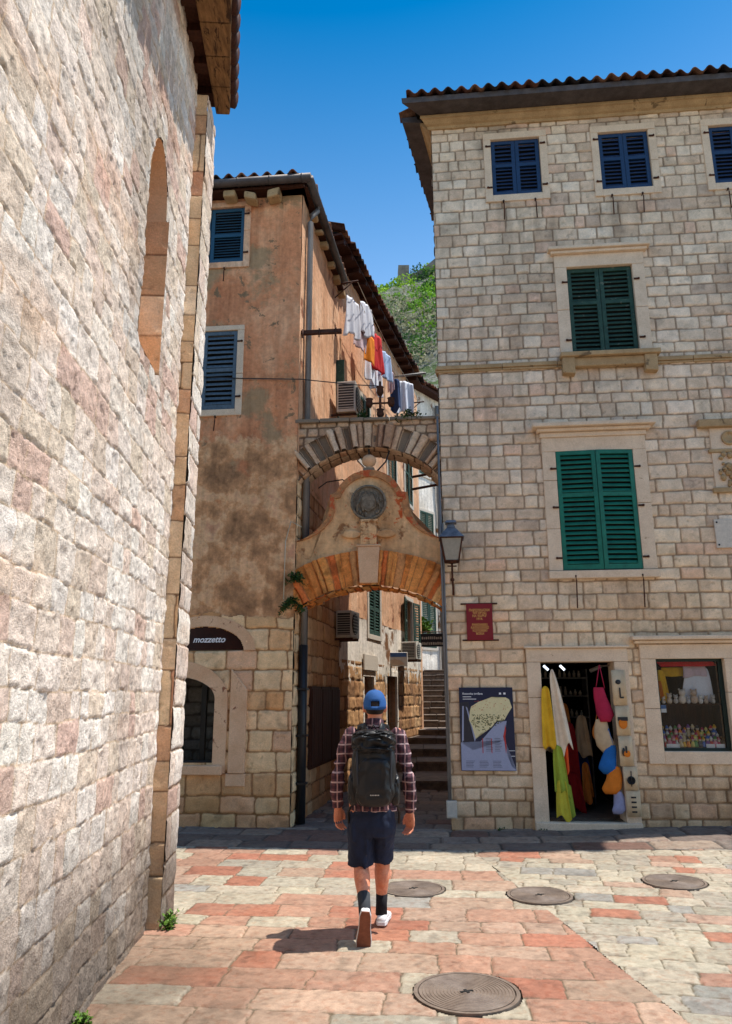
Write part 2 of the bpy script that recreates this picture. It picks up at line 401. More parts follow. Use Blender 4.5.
# barrel tile roof, eave along U, rising along V (horizontal inward)
def tile_roof(name, O, U, V, s0, s1, depth, pitch, parent, keep=None, seed=3, per=.2, over=.0, dark=1.0):
    U = np.array(U); V = np.array(V); k = math.tan(RAD(pitch)); row = .36
    seg = 8; ns = int((s1-s0)/per*seg)+1; nr = int(depth/row)
    s = np.linspace(s0, s1, ns); rs = np.random.RandomState(seed)
    vs = []; fs = []; cs = []
    th = (s/per) % 1.0; ti = np.floor(s/per).astype(int)
    prof = np.where(th < .62, np.sin(np.pi*th/.62)*.055, -np.sin(np.pi*(th-.62)/.38)*.03)
    base = 0; pal = np.array([lin(110,70,54), lin(88,56,44), lin(70,48,42), lin(130,92,70), lin(50,42,40)])*dark
    nt_ = ti.max()-ti.min()+2
    for r in range(nr):
        jit = rs.uniform(-.02, .02, nt_); jz = rs.uniform(-.008, .008, nt_); ci = rs.choice(5, nt_)
        for j, (d0, zz) in enumerate(((0, .02), (row+.05, .0))):
            d = r*row+d0+jit[ti-ti.min()]
            if r == 0 and j == 0: d = d-rs.uniform(0, .04, nt_)[ti-ti.min()]
            P = np.array(O)+s[:, None]*U+d[:, None]*V
            P[:, 2] += d*k+prof+zz+jz[ti-ti.min()]
            vs.append(P); cs.append(pal[ci][ti-ti.min()])
        for i in range(ns-1):
            cx = (s[i]+s[i+1])/2; cd = (r+.5)*row
            if keep is None or keep(cx, cd): fs.append((base+i, base+i+1, base+ns+i+1, base+ns+i))
        base += 2*ns
    vs = np.concatenate(vs); cs = np.concatenate(cs)
    c0 = np.array([vs[:, 0].mean(), vs[:, 1].mean(), vs[:, 2].min()])
    me = bpy.data.meshes.new(name); me.from_pydata((vs-c0).tolist(), [], fs)
    me.polygons.foreach_set('use_smooth', [True]*len(fs))
    at = me.color_attributes.new('col', 'FLOAT_COLOR', 'POINT')
    at.data.foreach_set('color', np.concatenate([cs, np.ones((len(cs), 1))], 1).astype(np.float32).ravel())
    me.materials.append(M['tile']); o = bpy.data.objects.new(name, me); COL.objects.link(o); o.location = tuple(c0)
    attach(o, parent); md = o.modifiers.new('t', 'SOLIDIFY'); md.thickness = .018; md.offset = -1
    return o

# louvred shutter leaf in frame F between u0..u1, z0..z1 at depth n (outer face)
def shutter(F, u0, u1, z0, z1, n, mat, parent, mid=.55, name='shutter', gapz=.062, swing=0, hinge='L', missing=()):
    mb = MB(); t = .035; st = .055
    def G(u, nn, z):
        if swing:
            piv = u0 if hinge == 'L' else u1; a = RAD(swing)*(1 if hinge == 'L' else -1); d = u-piv
            return F(piv+d*cos(a)-nn*0, n+abs(d)*sin(abs(a))+nn*cos(a), z)
        return F(u, n+nn, z)
    G.O = None
    zm = z0+(z1-z0)*mid
    mb.box(G, u0, u0+st, -t, 0, z0, z1); mb.box(G, u1-st, u1, -t, 0, z0, z1)
    mb.box(G, u0+st, u1-st, -t, 0, z0, z0+st*1.2); mb.box(G, u0+st, u1-st, -t, 0, z1-st, z1); mb.box(G, u0+st, u1-st, -t, 0, zm-st/2, zm+st/2)
    rnd = random.Random(int(u0*100)+int(z0*37))
    for a, b in ((z0+st*1.2, zm-st/2), (zm+st/2, z1-st)):
        nsl = max(2, int((b-a)/gapz)); h = (b-a)/nsl
        for i in range(nsl):
            zc = a+h*(i+.5); k = h*.30; dz = rnd.uniform(-.004, .004)
            if rnd.random() < .03: dz -= .012
            mb.add([G(u0+st, -.030, zc+k+dz), G(u1-st, -.030, zc+k-dz*.3), G(u1-st, -.004, zc-k-dz*.3), G(u0+st, -.004, zc-k+dz),
                    G(u0+st, -.034, zc+k-.006+dz), G(u1-st, -.034, zc+k-.006), G(u1-st, -.008, zc-k-.006), G(u0+st, -.008, zc-k-.006+dz)],
                   [(0,1,2,3),(7,6,5,4),(0,4,5,1),(3,2,6,7),(0,3,7,4),(1,5,6,2)])
    return mb.build(name, mat, parent, fix=False)

def font_mesh(name, txt, size, P, U, V, mat, parent=None, depth=.002, align='LEFT', shear=0, squash=1.0):
    cu = bpy.data.curves.new(name, 'FONT'); cu.body = txt; cu.size = size; cu.extrude = depth; cu.offset = size*.018; cu.align_x = align; cu.shear = shear
    tmp = bpy.data.objects.new(name, cu); COL.objects.link(tmp)
    dg = bpy.context.evaluated_depsgraph_get(); me = bpy.data.meshes.new_from_object(tmp.evaluated_get(dg))
    bpy.data.objects.remove(tmp)
    U = Vector(U).normalized(); V = Vector(V).normalized(); n = U.cross(V); P = Vector(P)
    me.transform(Matrix.Translation(P) @ Matrix((U*squash, V, n)).transposed().to_4x4())
    mb = MB(); mb.v = [tuple(v.co) for v in me.vertices]; mb.f = [tuple(p.vertices) for p in me.polygons]; mb.sm = [False]*len(mb.f)
    return mb.build(name, mat, parent, fix=False)

# ------------------------------------------------------------------ frames of the place
FR = Fr((1.05, 9.78, 0), -5.5)                 # the common facade line; u = 0 at the right building's corner
SR = Fr((1.05, 9.78, 0), 74, 1)                # right building's alley side
CM = FR(-2.04, 0, 0)
SM = Fr(CM, 81)                                # plastered building's alley side
E2 = SM(3.1, 0, 0)
S2 = Fr(E2, 74)                                # second alley house
LW = Fr((-1.60, 5.85, 0), 93.4)                # left rough wall; u = 0 at the pilaster, negative towards the camera
def gz(x, y): return .027*max(0, x-1.0)*max(0, min(1, (y-6)/3))

# ------------------------------------------------------------------ ground, paving, steps
mb = MB(); mb.box(W0, -250, 250, -60, 300, -.3, -.03); mb.build('ground', M['mortar'], kind='structure')
Ug = Vector((cos(RAD(-5.5)), sin(RAD(-5.5)), 0)); Vg = Vector((-Ug.y, Ug.x, 0)); ZZ = Vector((0, 0, 1))
PK = .60
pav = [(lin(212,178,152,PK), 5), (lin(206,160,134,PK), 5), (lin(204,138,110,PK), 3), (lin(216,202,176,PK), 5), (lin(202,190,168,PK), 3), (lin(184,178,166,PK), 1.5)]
manholes = [(.56, 4.69, .30), (1.44, 6.73, .27), (2.72, 7.11, .27), (.40, 6.97, .27)]
def nohole(x, y):
    ok = np.ones(x.shape, bool)
    for a, b, r in manholes: ok &= np.hypot(x-a, y-b) > r+.012
    return ok
def gl(x, y): return .027*np.maximum(0, x-1.0)*np.clip((y-6)/3, 0, 1)
def wxy(O, U, V, s, z): return O[0]+s*U[0]+z*V[0], O[1]+s*U[1]+z*V[1]
def cfA(rs, x, y, n, k):
    if y[0] < 5.6: p = [.46, .34, .06, .06, .05, .03]
    elif y[0] < 6.6: p = [.24, .32, .20, .13, .08, .03]
    else: p = [.14, .16, .14, .27, .21, .08]
    return rs.choice(k, n, p=p)
def cfB(rs, x, y, n, k): return rs.choice(k, n, p=[.10, .06, .07, .40, .28, .09])
def psp(S, Z, C):
    a = sst(.12, .45, fbm(S*34, Z*34, 3, 91))[..., None]; b = sst(.18, .5, fbm(S*3.1, Z*3.1, 5, 93))[..., None]; d = sst(.22, .5, fbm(S*11, Z*11, 4, 95))[..., None]
    C = C*(1-a*np.array([.10, .20, .24])); C = C*(1-.22*d); return C*(1-.2*b)+np.array(lin(190,176,152,.6))*(.18*b)
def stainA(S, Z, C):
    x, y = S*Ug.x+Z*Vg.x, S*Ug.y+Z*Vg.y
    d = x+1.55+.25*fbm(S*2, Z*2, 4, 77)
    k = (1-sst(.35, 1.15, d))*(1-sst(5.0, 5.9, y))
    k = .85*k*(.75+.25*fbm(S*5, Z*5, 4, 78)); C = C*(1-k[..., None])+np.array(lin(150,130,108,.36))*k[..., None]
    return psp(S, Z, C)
A0 = (Vector((0, 0, 0)), Ug, Vg, ZZ)
bd = lambda x, y: x-(1.12+(8.63-y)*.122)
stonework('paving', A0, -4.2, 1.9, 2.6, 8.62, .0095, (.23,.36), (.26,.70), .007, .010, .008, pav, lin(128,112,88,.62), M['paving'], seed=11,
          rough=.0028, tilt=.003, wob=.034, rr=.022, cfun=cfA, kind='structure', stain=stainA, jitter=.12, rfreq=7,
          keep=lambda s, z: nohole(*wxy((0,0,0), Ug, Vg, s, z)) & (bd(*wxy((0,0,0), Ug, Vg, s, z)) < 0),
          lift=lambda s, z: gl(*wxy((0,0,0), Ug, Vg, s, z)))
a = RAD(-13); Ub = Vector((cos(a), sin(a), 0)); Vb = Vector((-sin(a), cos(a), 0))
Vl = lambda x, y: x*Vg.x+y*Vg.y
stonework('paving', (Vector((0,0,0)), Ub, Vb, ZZ), -.9, 6.3, 2.6, 10.2, .0115, (.17,.27), (.18,.44), .007, .010, .008, pav, lin(128,116,92,.62), M['paving'], seed=12, stain=psp,
          rough=.0028, tilt=.004, wob=.030, rr=.022, cfun=cfB, kind='structure', jitter=.12, rfreq=7,
          keep=lambda s, z: nohole(*wxy((0,0,0), Ub, Vb, s, z)) & (bd(*wxy((0,0,0), Ub, Vb, s, z)) > .0) & (Vl(*wxy((0,0,0), Ub, Vb, s, z)) < 8.60) & (wxy((0,0,0), Ub, Vb, s, z)[0] < 6.2),
          lift=lambda s, z: gl(*wxy((0,0,0), Ub, Vb, s, z)))
pav_shade = [(lin(150,136,124,.7), 4), (lin(130,114,104,.7), 4), (lin(166,146,128,.7), 3), (lin(136,104,90,.7), 2)]  # shade of the facade strip and alley painted in as darker slab colours
stonework('paving', A0, -4.6, 5.7, 8.625, 9.86, .0125, (.28,.40), (.4,.85), .02, .025, .014, pav_shade, lin(112,104,96,.5), M['paving'], seed=13, stain=psp,
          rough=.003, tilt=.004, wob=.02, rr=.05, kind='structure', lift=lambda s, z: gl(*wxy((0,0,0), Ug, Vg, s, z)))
# alley paving
U8 = Vector((cos(RAD(-5.5)), sin(RAD(-5.5)), 0))
def albnd(x, y):      # inside the alley
    a = (x-SM.O.x)*SM.N.x+(y-SM.O.y)*SM.N.y > -.1
    b = (x-SR.O.x)*SR.N.x+(y-SR.O.y)*SR.N.y > -.1
    return a & b
stonework('alley_paving', A0, -2.6, 1.9, 9.865, 13.9, .016, (.28,.42), (.3,.7), .02, .03, .016, pav_shade, lin(104,96,90,.5), M['paving'], seed=14,
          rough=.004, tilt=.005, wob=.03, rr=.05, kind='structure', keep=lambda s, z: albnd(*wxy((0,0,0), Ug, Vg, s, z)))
mb = MB()
rnd = random.Random(4)
def slabs(mb, y0, y1, z0, z1, x0, x1, a=-4):
    F = Fr((x0, y0, 0), a, 1); x = 0; L = x1-x0
    while x < L:
        w_ = rnd.uniform(.5, 1.1); e = min(L, x+w_)
        dz = rnd.uniform(-.012, .012); dn = rnd.uniform(-.04, .03)
        mb.box(F, x+.006, e-.006, dn, y1-y0+.2, z0, z1+dz-.05); mb.box(F, x+.006, e-.006, dn-.03, y1-y0+.2, z1+dz-.045, z1+dz); x = e
slabs(mb, 13.75, 15.4, -.1, .16, -.4, 3.4)
slabs(mb, 15.4, 16.6, .0, .34, 0, 3.8)
slabs(mb, 16.6, 18.2, .1, .50, .2, 4.2)
slabs(mb, 18.2, 19.3, .2, .64, .3, 4.4)
slabs(mb, 19.3, 21, .3, .78, .4, 4.6)
M['step'] = m_rough('worn dark steps', lin(86,76,68), lin(134,118,104), 5, .7, 40, .4, .01, (4, .62, lin(60,52,50)))
mb.build('steps', M['step'], kind='structure', bevel=.012)
mb = MB()
for i in range(10): slabs(mb, 20.6+i*.38, 21.1+i*.38, .5, .78+.16*(i+1), 1.2, 5, -4)
mb.build('stairs', M['step'], kind='structure', bevel=.012)
mb = MB(); mb.box(W0, 0, 12, 24.4, 60, 0, 2.36); mb.build('upper_street', M['step'], kind='structure')

# ------------------------------------------------------------------ left rough stone building
LB = empty('stone_building', LW(-1.5, -1, 0), 'rough pale stone building filling the left side, with a tall narrow blind arch high up', 'building')
LK = 1.0
lpal = [(lin(236,220,204), 6), (lin(232,212,194), 5), (lin(226,202,184), 2.5), (lin(240,228,214), 4), (lin(218,186,168), 1.4), (lin(226,206,184), 3)]
uc, hw = -1.12, .27
def arch_in(u, z, g=0): return (np.abs(u-uc) < hw+g) & (z > 3.95-g) & ((z < 5.2) | (((u-uc)/(hw+g))**2+((z-5.2)/(.50+g))**2 < 1))
def lstain(S, Z, C):
    k = (1-sst(.25, 1.35, Z+.45*fbm(S*1.3, Z*1.3, 4, 41)))[..., None]
    C = C*(1-.78*k)+np.array(lin(118,96,74))*(.30*k)
    j = sst(.05, .55, fbm(S*.9, Z*.7, 5, 43)+(Z-4)*.06)[..., None]
    C = C*(1-.28*j)
    h = sst(.25, .5, fbm(S*.5+3, Z*1.8, 4, 47))[..., None]
    sp = sst(.30, .5, fbm(S*26, Z*26, 3, 49))[..., None]; return C*(1-h*np.array([.02, .11, .17]))*(1-.22*sp)
stonework('rough_wall', P3(LW), -4.75, 0.0, 0, 7.62, 0.0095, (.14,.225), (.13,.34), .006, .010, .005, lpal, lin(208,180,150), M['rubble'], LB, seed=21,
          rough=.0065, tilt=.004, wob=.026, rr=.018, keep=lambda s, z: ~arch_in(s, z, .005), stain=lstain, jitter=.08, rfreq=13)
mb = MB(); mb.box(LW, -6, .45, -3, -.36, -.1, 7.6); mb.box(LW, .30, .47, -.36, .05, -.1, 7.3); mb.box(LW, -6, -4.7, -.36, .02, -.1, 7.6)
mb.build('inner_wall', M['core'], LB)
# blind arch: reveal and back
qpal = [(lin(228,188,146), 3), (lin(232,198,158), 3), (lin(216,168,128), 2), (lin(236,208,174), 2), (lin(202,150,118), 1)]
rv = stonework('arch_reveal', (LW(uc+hw, 0, 0), -LW.N, LW.Z, -LW.U), -.03, .36, 3.93, 5.21, .015, (.2,.36), (.5,.8), .008, .008, .003, qpal, lin(130,96,70), M['facade'], LB, seed=5, rough=.004, tilt=.001, wob=.005)
mb = MB(); vs = []
K = 20
for i in range(K+1):
    th = pi*i/K; u, z = uc+hw*cos(th), 5.2+.5*sin(th); vs += [LW(u, .004, z), LW(u, -.36, z)]
mb.add(vs, [(2*i, 2*i+1, 2*i+3, 2*i+2) for i in range(K)])
mb.add([LW(uc-hw, .004, 3.94), LW(uc-hw, -.36, 3.94), LW(uc-hw, -.36, 5.2), LW(uc-hw, .004, 5.2)], [(0,1,2,3)])
mb.add([LW(uc-hw, .004, 3.95), LW(uc+hw, .004, 3.95), LW(uc+hw, -.36, 3.95), LW(uc-hw, -.36, 3.95)], [(0,1,2,3)])
mb.add([LW(uc-hw-.02, -.355, 3.9), LW(uc+hw+.02, -.355, 3.9), LW(uc+hw+.02, -.355, 5.75), LW(uc-hw-.02, -.355, 5.75)], [(0,1,2,3)])
mb.build('arch_recess', M['quoin'], LB, fix=False)
# pilaster
stonework('pilaster_face', (LW(0, 0, 0), LW.N, LW.Z, -LW.U), -.01, .105, 0, 7.2, .009, (.2,.42), (.4,.8), .008, .010, .006, qpal, lin(120,90,66), M['facade'], LB, seed=8, rough=.005, tilt=.004, wob=.012,
          stain=lambda S, Z, C: C*(1-.45*(1-sst(.2, 1.3, Z+.4*fbm(S*3, Z*2, 3, 3)))[..., None]))
stonework('pilaster_side', (LW(0, .105, 0), LW.U, LW.Z, LW.N), -.006, .47, 0, 7.2, .0105, (.2,.34), (.2,.5), .012, .015, .010, lpal, lin(150,120,92), M['rubble'], LB, seed=9, rough=.005, tilt=.004, wob=.015, stain=lstain)
# timber eave over the wall
ev = MB(); et = MB(); rf = MB()
def no(u): return .30+.13*(.35-u)
for i in range(14):
    a, b = .35-i*.35, .35-(i+1)*.35
    z = 7.30
    ev.add([LW(a-.005, .13, z), LW(b+.005, .13, z), LW(b+.005, no(b)-.035, z-.0), LW(a-.005, no(a)-.035, z-.0),
            LW(a-.005, .13, z+.09), LW(b+.005, .13, z+.09), LW(b+.005, no(b)-.03, z+.09), LW(a-.005, no(a)-.03, z+.09)],
           [(0,1,2,3),(4,5,6,7),(0,1,5,4),(3,2,6,7),(0,3,7,4),(1,2,6,5)])
    rf = MB(); rf.box(LW, a-.25, a-.13, -.05, .14, z+.02, z+.14); rf.build('rafter', M['darkwood'], LB)
    for q in range(2):
        ua = a-.175*q; et.tube([LW(ua-.09, no(ua-.09)-.30, z+.20), LW(ua-.09, no(ua-.09)+.02, z+.10)], [.085, .08], 10)
ev.build('eave_board', M['wood'], LB, bevel=.01)
et.build('roof_tiles', M['darkwood'], LB)
mb = MB(); mb.box(LW, -4.7, .36, -3, .15, 7.40, 7.75); mb.build('roof', M['darkwood'], LB)

# ------------------------------------------------------------------ right building
RB = empty('stone_house', FR(2.5, -2, 0), 'tall pale ashlar house on the right with the souvenir shop door and green shutters', 'building')
FK = 1.0
fpal = [(lin(226,202,174), 6), (lin(220,194,166), 6), (lin(212,184,156), 3), (lin(232,210,184), 3), (lin(202,176,152), 1), (lin(224,188,160), 1)]
bw = [(.90, 1.64, 8.98, 9.97), (2.52, 3.26, 8.96, 9.96), (4.14, 4.90, 8.94, 9.94)]
g1 = (1.90, 2.83, 6.30, 7.69); g2 = (1.56, 2.59, 3.22, 4.87)
DO = (1.19, 2.11, .13, 2.04); SW = (2.63, 3.46, .95, 2.07)
holes = [(a-.05, b+.05, c-.05, d+.05) for a, b, c, d in bw+[g1, g2, DO, SW]]
holes[-2] = (1.14, 2.16, -.1, 2.1)
def fstain(S, Z, C):
    k = sst(.12, .5, fbm(S*1.1, Z*.6, 5, 61)+(Z-8)*.05)[..., None]
    C = C*(1-.22*k)
    b = (1-sst(.0, .9, Z+.5*fbm(S*2, Z*2, 4, 63)))[..., None]
    C = C*(1-b*np.array([.22, .30, .40]))
    y = (1-sst(2.2, 4.6, Z+1.2*fbm(S*.8, Z*.8, 4, 67)))[..., None]; C = C*(1-y*np.array([0, .05, .14]))
    dr = sst(.10, .45, fbm(S*4.5, Z*.28, 4, 69))*sst(.0, .35, fbm(S*.7+4, Z*.5, 3, 71)+.1)      # rain streaks
    C = C*(1-.20*dr[..., None]); C = C*(1-.16*sst(.2, .5, fbm(S*7, Z*7, 3, 72))[..., None])
    for (a, b, c, d) in bw+[g1, g2, SW]:      # grime washed down from the sills
        u = np.minimum(S-(a-.2), (b+.2)-S); q = sst(0, .12, u)*sst(c-1.0, c-.15, Z)*(Z < c)*(.35+.65*sst(-.1, .35, fbm(S*9, Z*.5, 3, 73)))
        C = C*(1-.20*q[..., None]*np.array([1, 1.05, 1.1]))
    return C
stonework('front_wall', P3(FR), 0, 5.6, 0, 10.3, .0125, (.145,.205), (.14,.38), .016, .012, .014, fpal, lin(156,132,108), M['facade'], RB, holes=holes, seed=31,
          rough=.004, tilt=.0045, wob=.014, rr=.024, stain=fstain, jitter=.055)
stonework('side_wall', P3(SR), 0.0, 4.2, 0, 10.3, .03, (.175,.235), (.2,.5), .016, .02, .013, fpal, lin(150,128,108), M['facade'], RB, seed=32, rough=.0035, tilt=.004, stain=fstain)
def wall_cells(mb, F, u0, u1, n0, n1, z0, z1, holes):
    us = sorted({u0, u1, *[x for h in holes for x in h[:2] if u0 < x < u1]}); zs = sorted({z0, z1, *[x for h in holes for x in h[2:] if z0 < x < z1]})
    for i in range(len(us)-1):
        run = None
        for j in range(len(zs)-1):
            cu, cz = (us[i]+us[i+1])/2, (zs[j]+zs[j+1])/2
            h = any(a < cu < b and c < cz < d for a, b, c, d in holes)
            if not h: run = zs[j] if run is None else run
            if (h or j == len(zs)-2) and run is not None:
                mb.box(F, us[i], us[i+1], n0, n1, run, zs[j] if h else zs[j+1]); run = None
mb = MB(); wall_cells(mb, FR, .06, 5.6, -.34, -.015, -.1, 10.3, [(a-.03, b+.03, c-.03, d+.03) for a, b, c, d in bw+[g1, g2, SW]]+[(1.16, 2.14, -.2, 2.07)])
mb.build('inner_wall', M['core'], RB)
mb = MB(); mb.box(FR, 5.58, 5.62, -4.0, -.02, -.1, 10.3); mb.box(SR, .1, 4.2, -.25, -.03, -.1, 10.3)
mb.box(FR, 1.2, 5.6, -4.1, -3.9, -.1, 10.3); mb.box(FR, .2, 5.6, -4.0, -.34, 10.2, 10.3); mb.box(FR, .3, 5.6, -3.6, -.34, 2.62, 2.7)
mb.build('rear_wall', M['core'], RB)
mb = MB(); mb.box(FR, .9, 5.5, -3.6, -.02, -.1, .125); mb.build('shop_floor', M['step'], RB)
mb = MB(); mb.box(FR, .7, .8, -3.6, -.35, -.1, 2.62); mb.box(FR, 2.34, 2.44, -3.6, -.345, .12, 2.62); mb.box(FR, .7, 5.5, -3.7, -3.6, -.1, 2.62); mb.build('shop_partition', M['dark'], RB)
# string course
mb = MB(); x = -.03
rnd = random.Random(9)
while x < 5.6:
    e = min(5.6, x+rnd.uniform(.7, 1.2)); d = rnd.uniform(-.006, .006)
    for n_, za, zb in ((.055+d, 6.15, 6.21), (.035+d, 6.115, 6.147)): mb.box(FR, x+.003, e-.003, -.01, n_, za, zb)
    x = e
mb.box(SR, .0, 4.2, -.01, .05, 6.13, 6.2)
mb.build('string_course', M['trim_ochre'], RB, bevel=.006)
# cornice and eave
mb = MB()
prof = [(-.02, 10.23), (.04, 10.23), (.055, 10.27), (.09, 10.285), (.14, 10.33), (.17, 10.335), (.17, 10.385), (-.02, 10.385)]
mb.prism([FR(-n_*.9-.02, n_, z_) for n_, z_ in prof], [FR(5.6, n_, z_) for n_, z_ in prof])
mb.prism([SR(-n_*.3, n_, z_) for n_, z_ in prof], [SR(4.2, n_, z_) for n_, z_ in prof])
mb.build('cornice', M['trim_ochre'], RB)
mb = MB(); prof = [(.15, 10.39), (.44, 10.39), (.45, 10.475), (.15, 10.515)]
mb.prism([FR(-n_*.95-.02, n_, z_) for n_, z_ in prof], [FR(5.6, n_, z_) for n_, z_ in prof])
mb.prism([SR(-n_*.3, n_, z_) for n_, z_ in prof], [SR(4.2, n_, z_) for n_, z_ in prof])
mb.build('eave_board', M['gutter'], RB)
tile_roof('roof_tiles', FR(0, .49, 10.50), FR.U, -FR.N, -.50, 5.6, 2.6, 20, RB, keep=lambda s, d: s > -.5+d*.75, seed=3, dark=.6)
tile_roof('roof_tiles', SR(0, .45, 10.50), SR.U, -SR.N, -.30, 4.4, 2.6, 20, RB, keep=lambda s, d: s > -.3+d*.9, seed=4, dark=.6)
mb = MB(); mb.prism([FR(-.3, .35, 10.45), FR(5.6, .35, 10.45), FR(5.6, -4.2, 10.45), FR(.9, -4.2, 10.45)], [FR(2.6, -2.1, 11.25), FR(5.6, -2.1, 11.25), FR(5.6, -2.2, 11.25), FR(2.8, -2.2, 11.25)])
mb.build('roof', M['tile'], RB)

def surround(F, h, w, top, bot, parent, name='window', proud=.035, mat='trim', reveal=.16, label=None, lintel_ext=0):
    u0, u1, z0, z1 = h; mb = MB(); r = random.Random(int(u0*99+z0*7))
    def col(ua, ub, za, zb, n):
        mb.box(F, ua, ub, -reveal, n, za, zb)
    for ua, ub in ((u0-w, u0), (u1, u1+w)):
        z = z0-bot
        while z < z1-.05:
            e = z+r.uniform(.55, 1.1)
            if e > z1-.25: e = z1
            col(ua, ub, z+.002, e-.002, proud+r.uniform(-.004, .004)); z = e
    mb.box(F, u0-w-lintel_ext, u1+w+lintel_ext, -reveal, proud+.002, z1, z1+top)
    if bot > 0: mb.box(F, u0-.001, u1+.001, -reveal, proud+.001, z0-bot, z0)
    o = mb.build(name, M[mat], parent, bevel=.007)
    if label: o['label'] = label
    return o
def backing(F, h, parent, n=-.15, mat='dark'):
    mb = MB(); mb.box(F, h[0]-.02, h[1]+.02, n-.02, n, h[2]-.02, h[3]+.02); return mb.build('backing', M[mat], parent)
def hooks(F, h, parent, zs=(.15, .85)):
    for z in zs:
        zz = h[2]+(h[3]-h[2])*z
        for u, d in ((h[0], -1), (h[1], 1)):
            mb = MB(); mb.box(F, *sorted((u+d*.002, u+d*.075)), .036, .05, zz-.012, zz+.012); mb.ball(F(u+d*.07, .05, zz), .018, 6, 4); mb.build('hinge', M['iron'], parent)
def stays(F, us, z, parent, L=.30):
    r = random.Random(int(z*100))
    for u in us:
        mb = MB(); mb.tube([F(u, .0, z), F(u, .07, z-.01), F(u+.004, .075, z-.06), F(u+r.uniform(-.01,.01), .06, z-L)], .009, 6)
        mb.ball(F(u, .06, z), .018, 6, 4); mb.build('shutter_stay', M['iron'], parent)

lb = ['blue shuttered window at the left under the eave', 'blue shuttered window in the middle under the eave', 'blue shuttered window at the right edge under the eave']
for i, h in enumerate(bw):
    o = surround(FR, h, .11, .115, .115, RB, label=lb[i]); backing(FR, h, o)
    m_ = (h[0]+h[1])/2
    shutter(FR, h[0]+.008, m_-.003, h[2]+.01, h[3]-.01, -.01, M['bluesh'], o); shutter(FR, m_+.003, h[1]-.008, h[2]+.01, h[3]-.01, -.01, M['bluesh'], o)
    hooks(FR, h, o, (.13, .87)); stays(FR, (h[0]+.15, h[1]-.12) if i != 1 else (h[0]+.12, h[1]-.18), h[2]-.13, o, .32)
# upper dark green window with bracketed sill
o = surround(FR, g1, .17, .20, .0, RB, label='dark weathered green shuttered window above the string course'); backing(FR, g1, o)
m_ = (g1[0]+g1[1])/2
shutter(FR, g1[0]+.01, m_-.004, g1[2]+.01, g1[3]-.01, -.02, M['dgreensh'], o, .60); shutter(FR, m_+.004, g1[1]-.01, g1[2]+.01, g1[3]-.01, -.02, M['dgreensh'], o, .60)
hooks(FR, g1, o, (.16, .82))
mb = MB(); mb.box(FR, g1[0]-.22, g1[1]+.22, -.02, .09, g1[3]+.20, g1[3]+.245); mb.box(FR, g1[0]-.26, g1[1]+.26, -.02, .13, g1[3]+.248, g1[3]+.30)
mb.build('hood', M['trim'], o, bevel=.01)
mb = MB(); mb.box(FR, g1[0]-.19, g1[1]+.24, -.02, .16, 6.225, 6.295); mb.box(FR, g1[0]-.16, g1[1]+.20, -.02, .10, 6.09, 6.222)
for u in (g1[0]-.17, g1[1]+.02): mb.poly(Fr(FR(u, 0, 0), -5.5), [(0, 6.225), (.17, 6.225), (.17, 5.97), (0, 5.99)], -.02, .13)
mb.build('sill', M['trim_ochre'], o, bevel=.012)
# big green window
o = surround(FR, g2, .18, .20, .0, RB, label='bright green shuttered window with a moulded stone hood'); backing(FR, g2, o)
m_ = (g2[0]+g2[1])/2
shutter(FR, g2[0]+.006, m_+.01, g2[2]+.01, g2[3]+.0, .03, M['greensh'], o, .62, swing=-3, hinge='L'); shutter(FR, m_+.015, g2[1]-.006, g2[2]+.01, g2[3]+.0, .03, M['greensh'], o, .62, swing=-4, hinge='R')
hooks(FR, g2, o, (.10, .52, .85)); stays(FR, (g2[0]+.15, g2[1]-.03), g2[2]-.08, o, .42)
mb = MB(); mb.box(FR, g2[0]-.20, g2[1]+.20, -.02, .06, g2[3]+.20, g2[3]+.27); mb.box(FR, g2[0]-.24, g2[1]+.25, -.02, .11, g2[3]+.272, g2[3]+.32); mb.box(FR, g2[0]-.30, g2[1]+.31, -.02, .17, g2[3]+.322, g2[3]+.385)
mb.build('hood', M['trim'], o, bevel=.012)
mb = MB(); mb.box(FR, g2[0]-.19, g2[1]+.20, -.16, .07, g2[2]-.11, g2[2]-.005); mb.build('sill', M['trim'], o, bevel=.01)
# shop doorway
o = surround(FR, (DO[0], DO[1], .10, DO[3]), .175, .17, .05, RB, 'doorway', .045, reveal=.33, lintel_ext=.0)
mb = MB(); mb.box(FR, DO[0]-.175, DO[1]+.175, -.33, .10, -.05, .125); mb.build('threshold', M['trim'], o, bevel=.012)
mb = MB(); mb.box(FR, DO[0]-.2, DO[1]+.2, -.02, .08, DO[3]+.171, DO[3]+.20); mb.build('lintel_ledge', M['trim'], o, bevel=.008)
# shop window
o = surround(FR, SW, .19, .18, .15, RB, 'shop_window', .04, reveal=.30)
mb = MB(); mb.box(FR, SW[0]-.25, SW[1]+1.2, -.02, .09, SW[3]+.19, SW[3]+.23); mb.box(FR, SW[0]-.29, SW[1]+1.2, -.02, .14, SW[3]+.232, SW[3]+.285); mb.build('hood', M['trim'], o, bevel=.012)
mb = MB()
for a, b, c, d in ((SW[0], SW[0]+.03, SW[2], SW[3]), (SW[1]-.05, SW[1], SW[2], SW[3]), (SW[0]+.03, SW[1]-.05, SW[2], SW[2]+.035), (SW[0]+.03, SW[1]-.05, SW[3]-.035, SW[3])): mb.box(FR, a, b, -.10, -.05, c, d)
M['framegreen'] = m_plain('very dark green frame', lin(14,36,30), .5); mb.build('window_frame', M['framegreen'], o)
mb = MB(); mb.box(FR, SW[0]+.03, SW[1]-.05, -.078, -.074, SW[2]+.03, SW[3]-.035); mb.build('glass_pane', M['glass'], o)
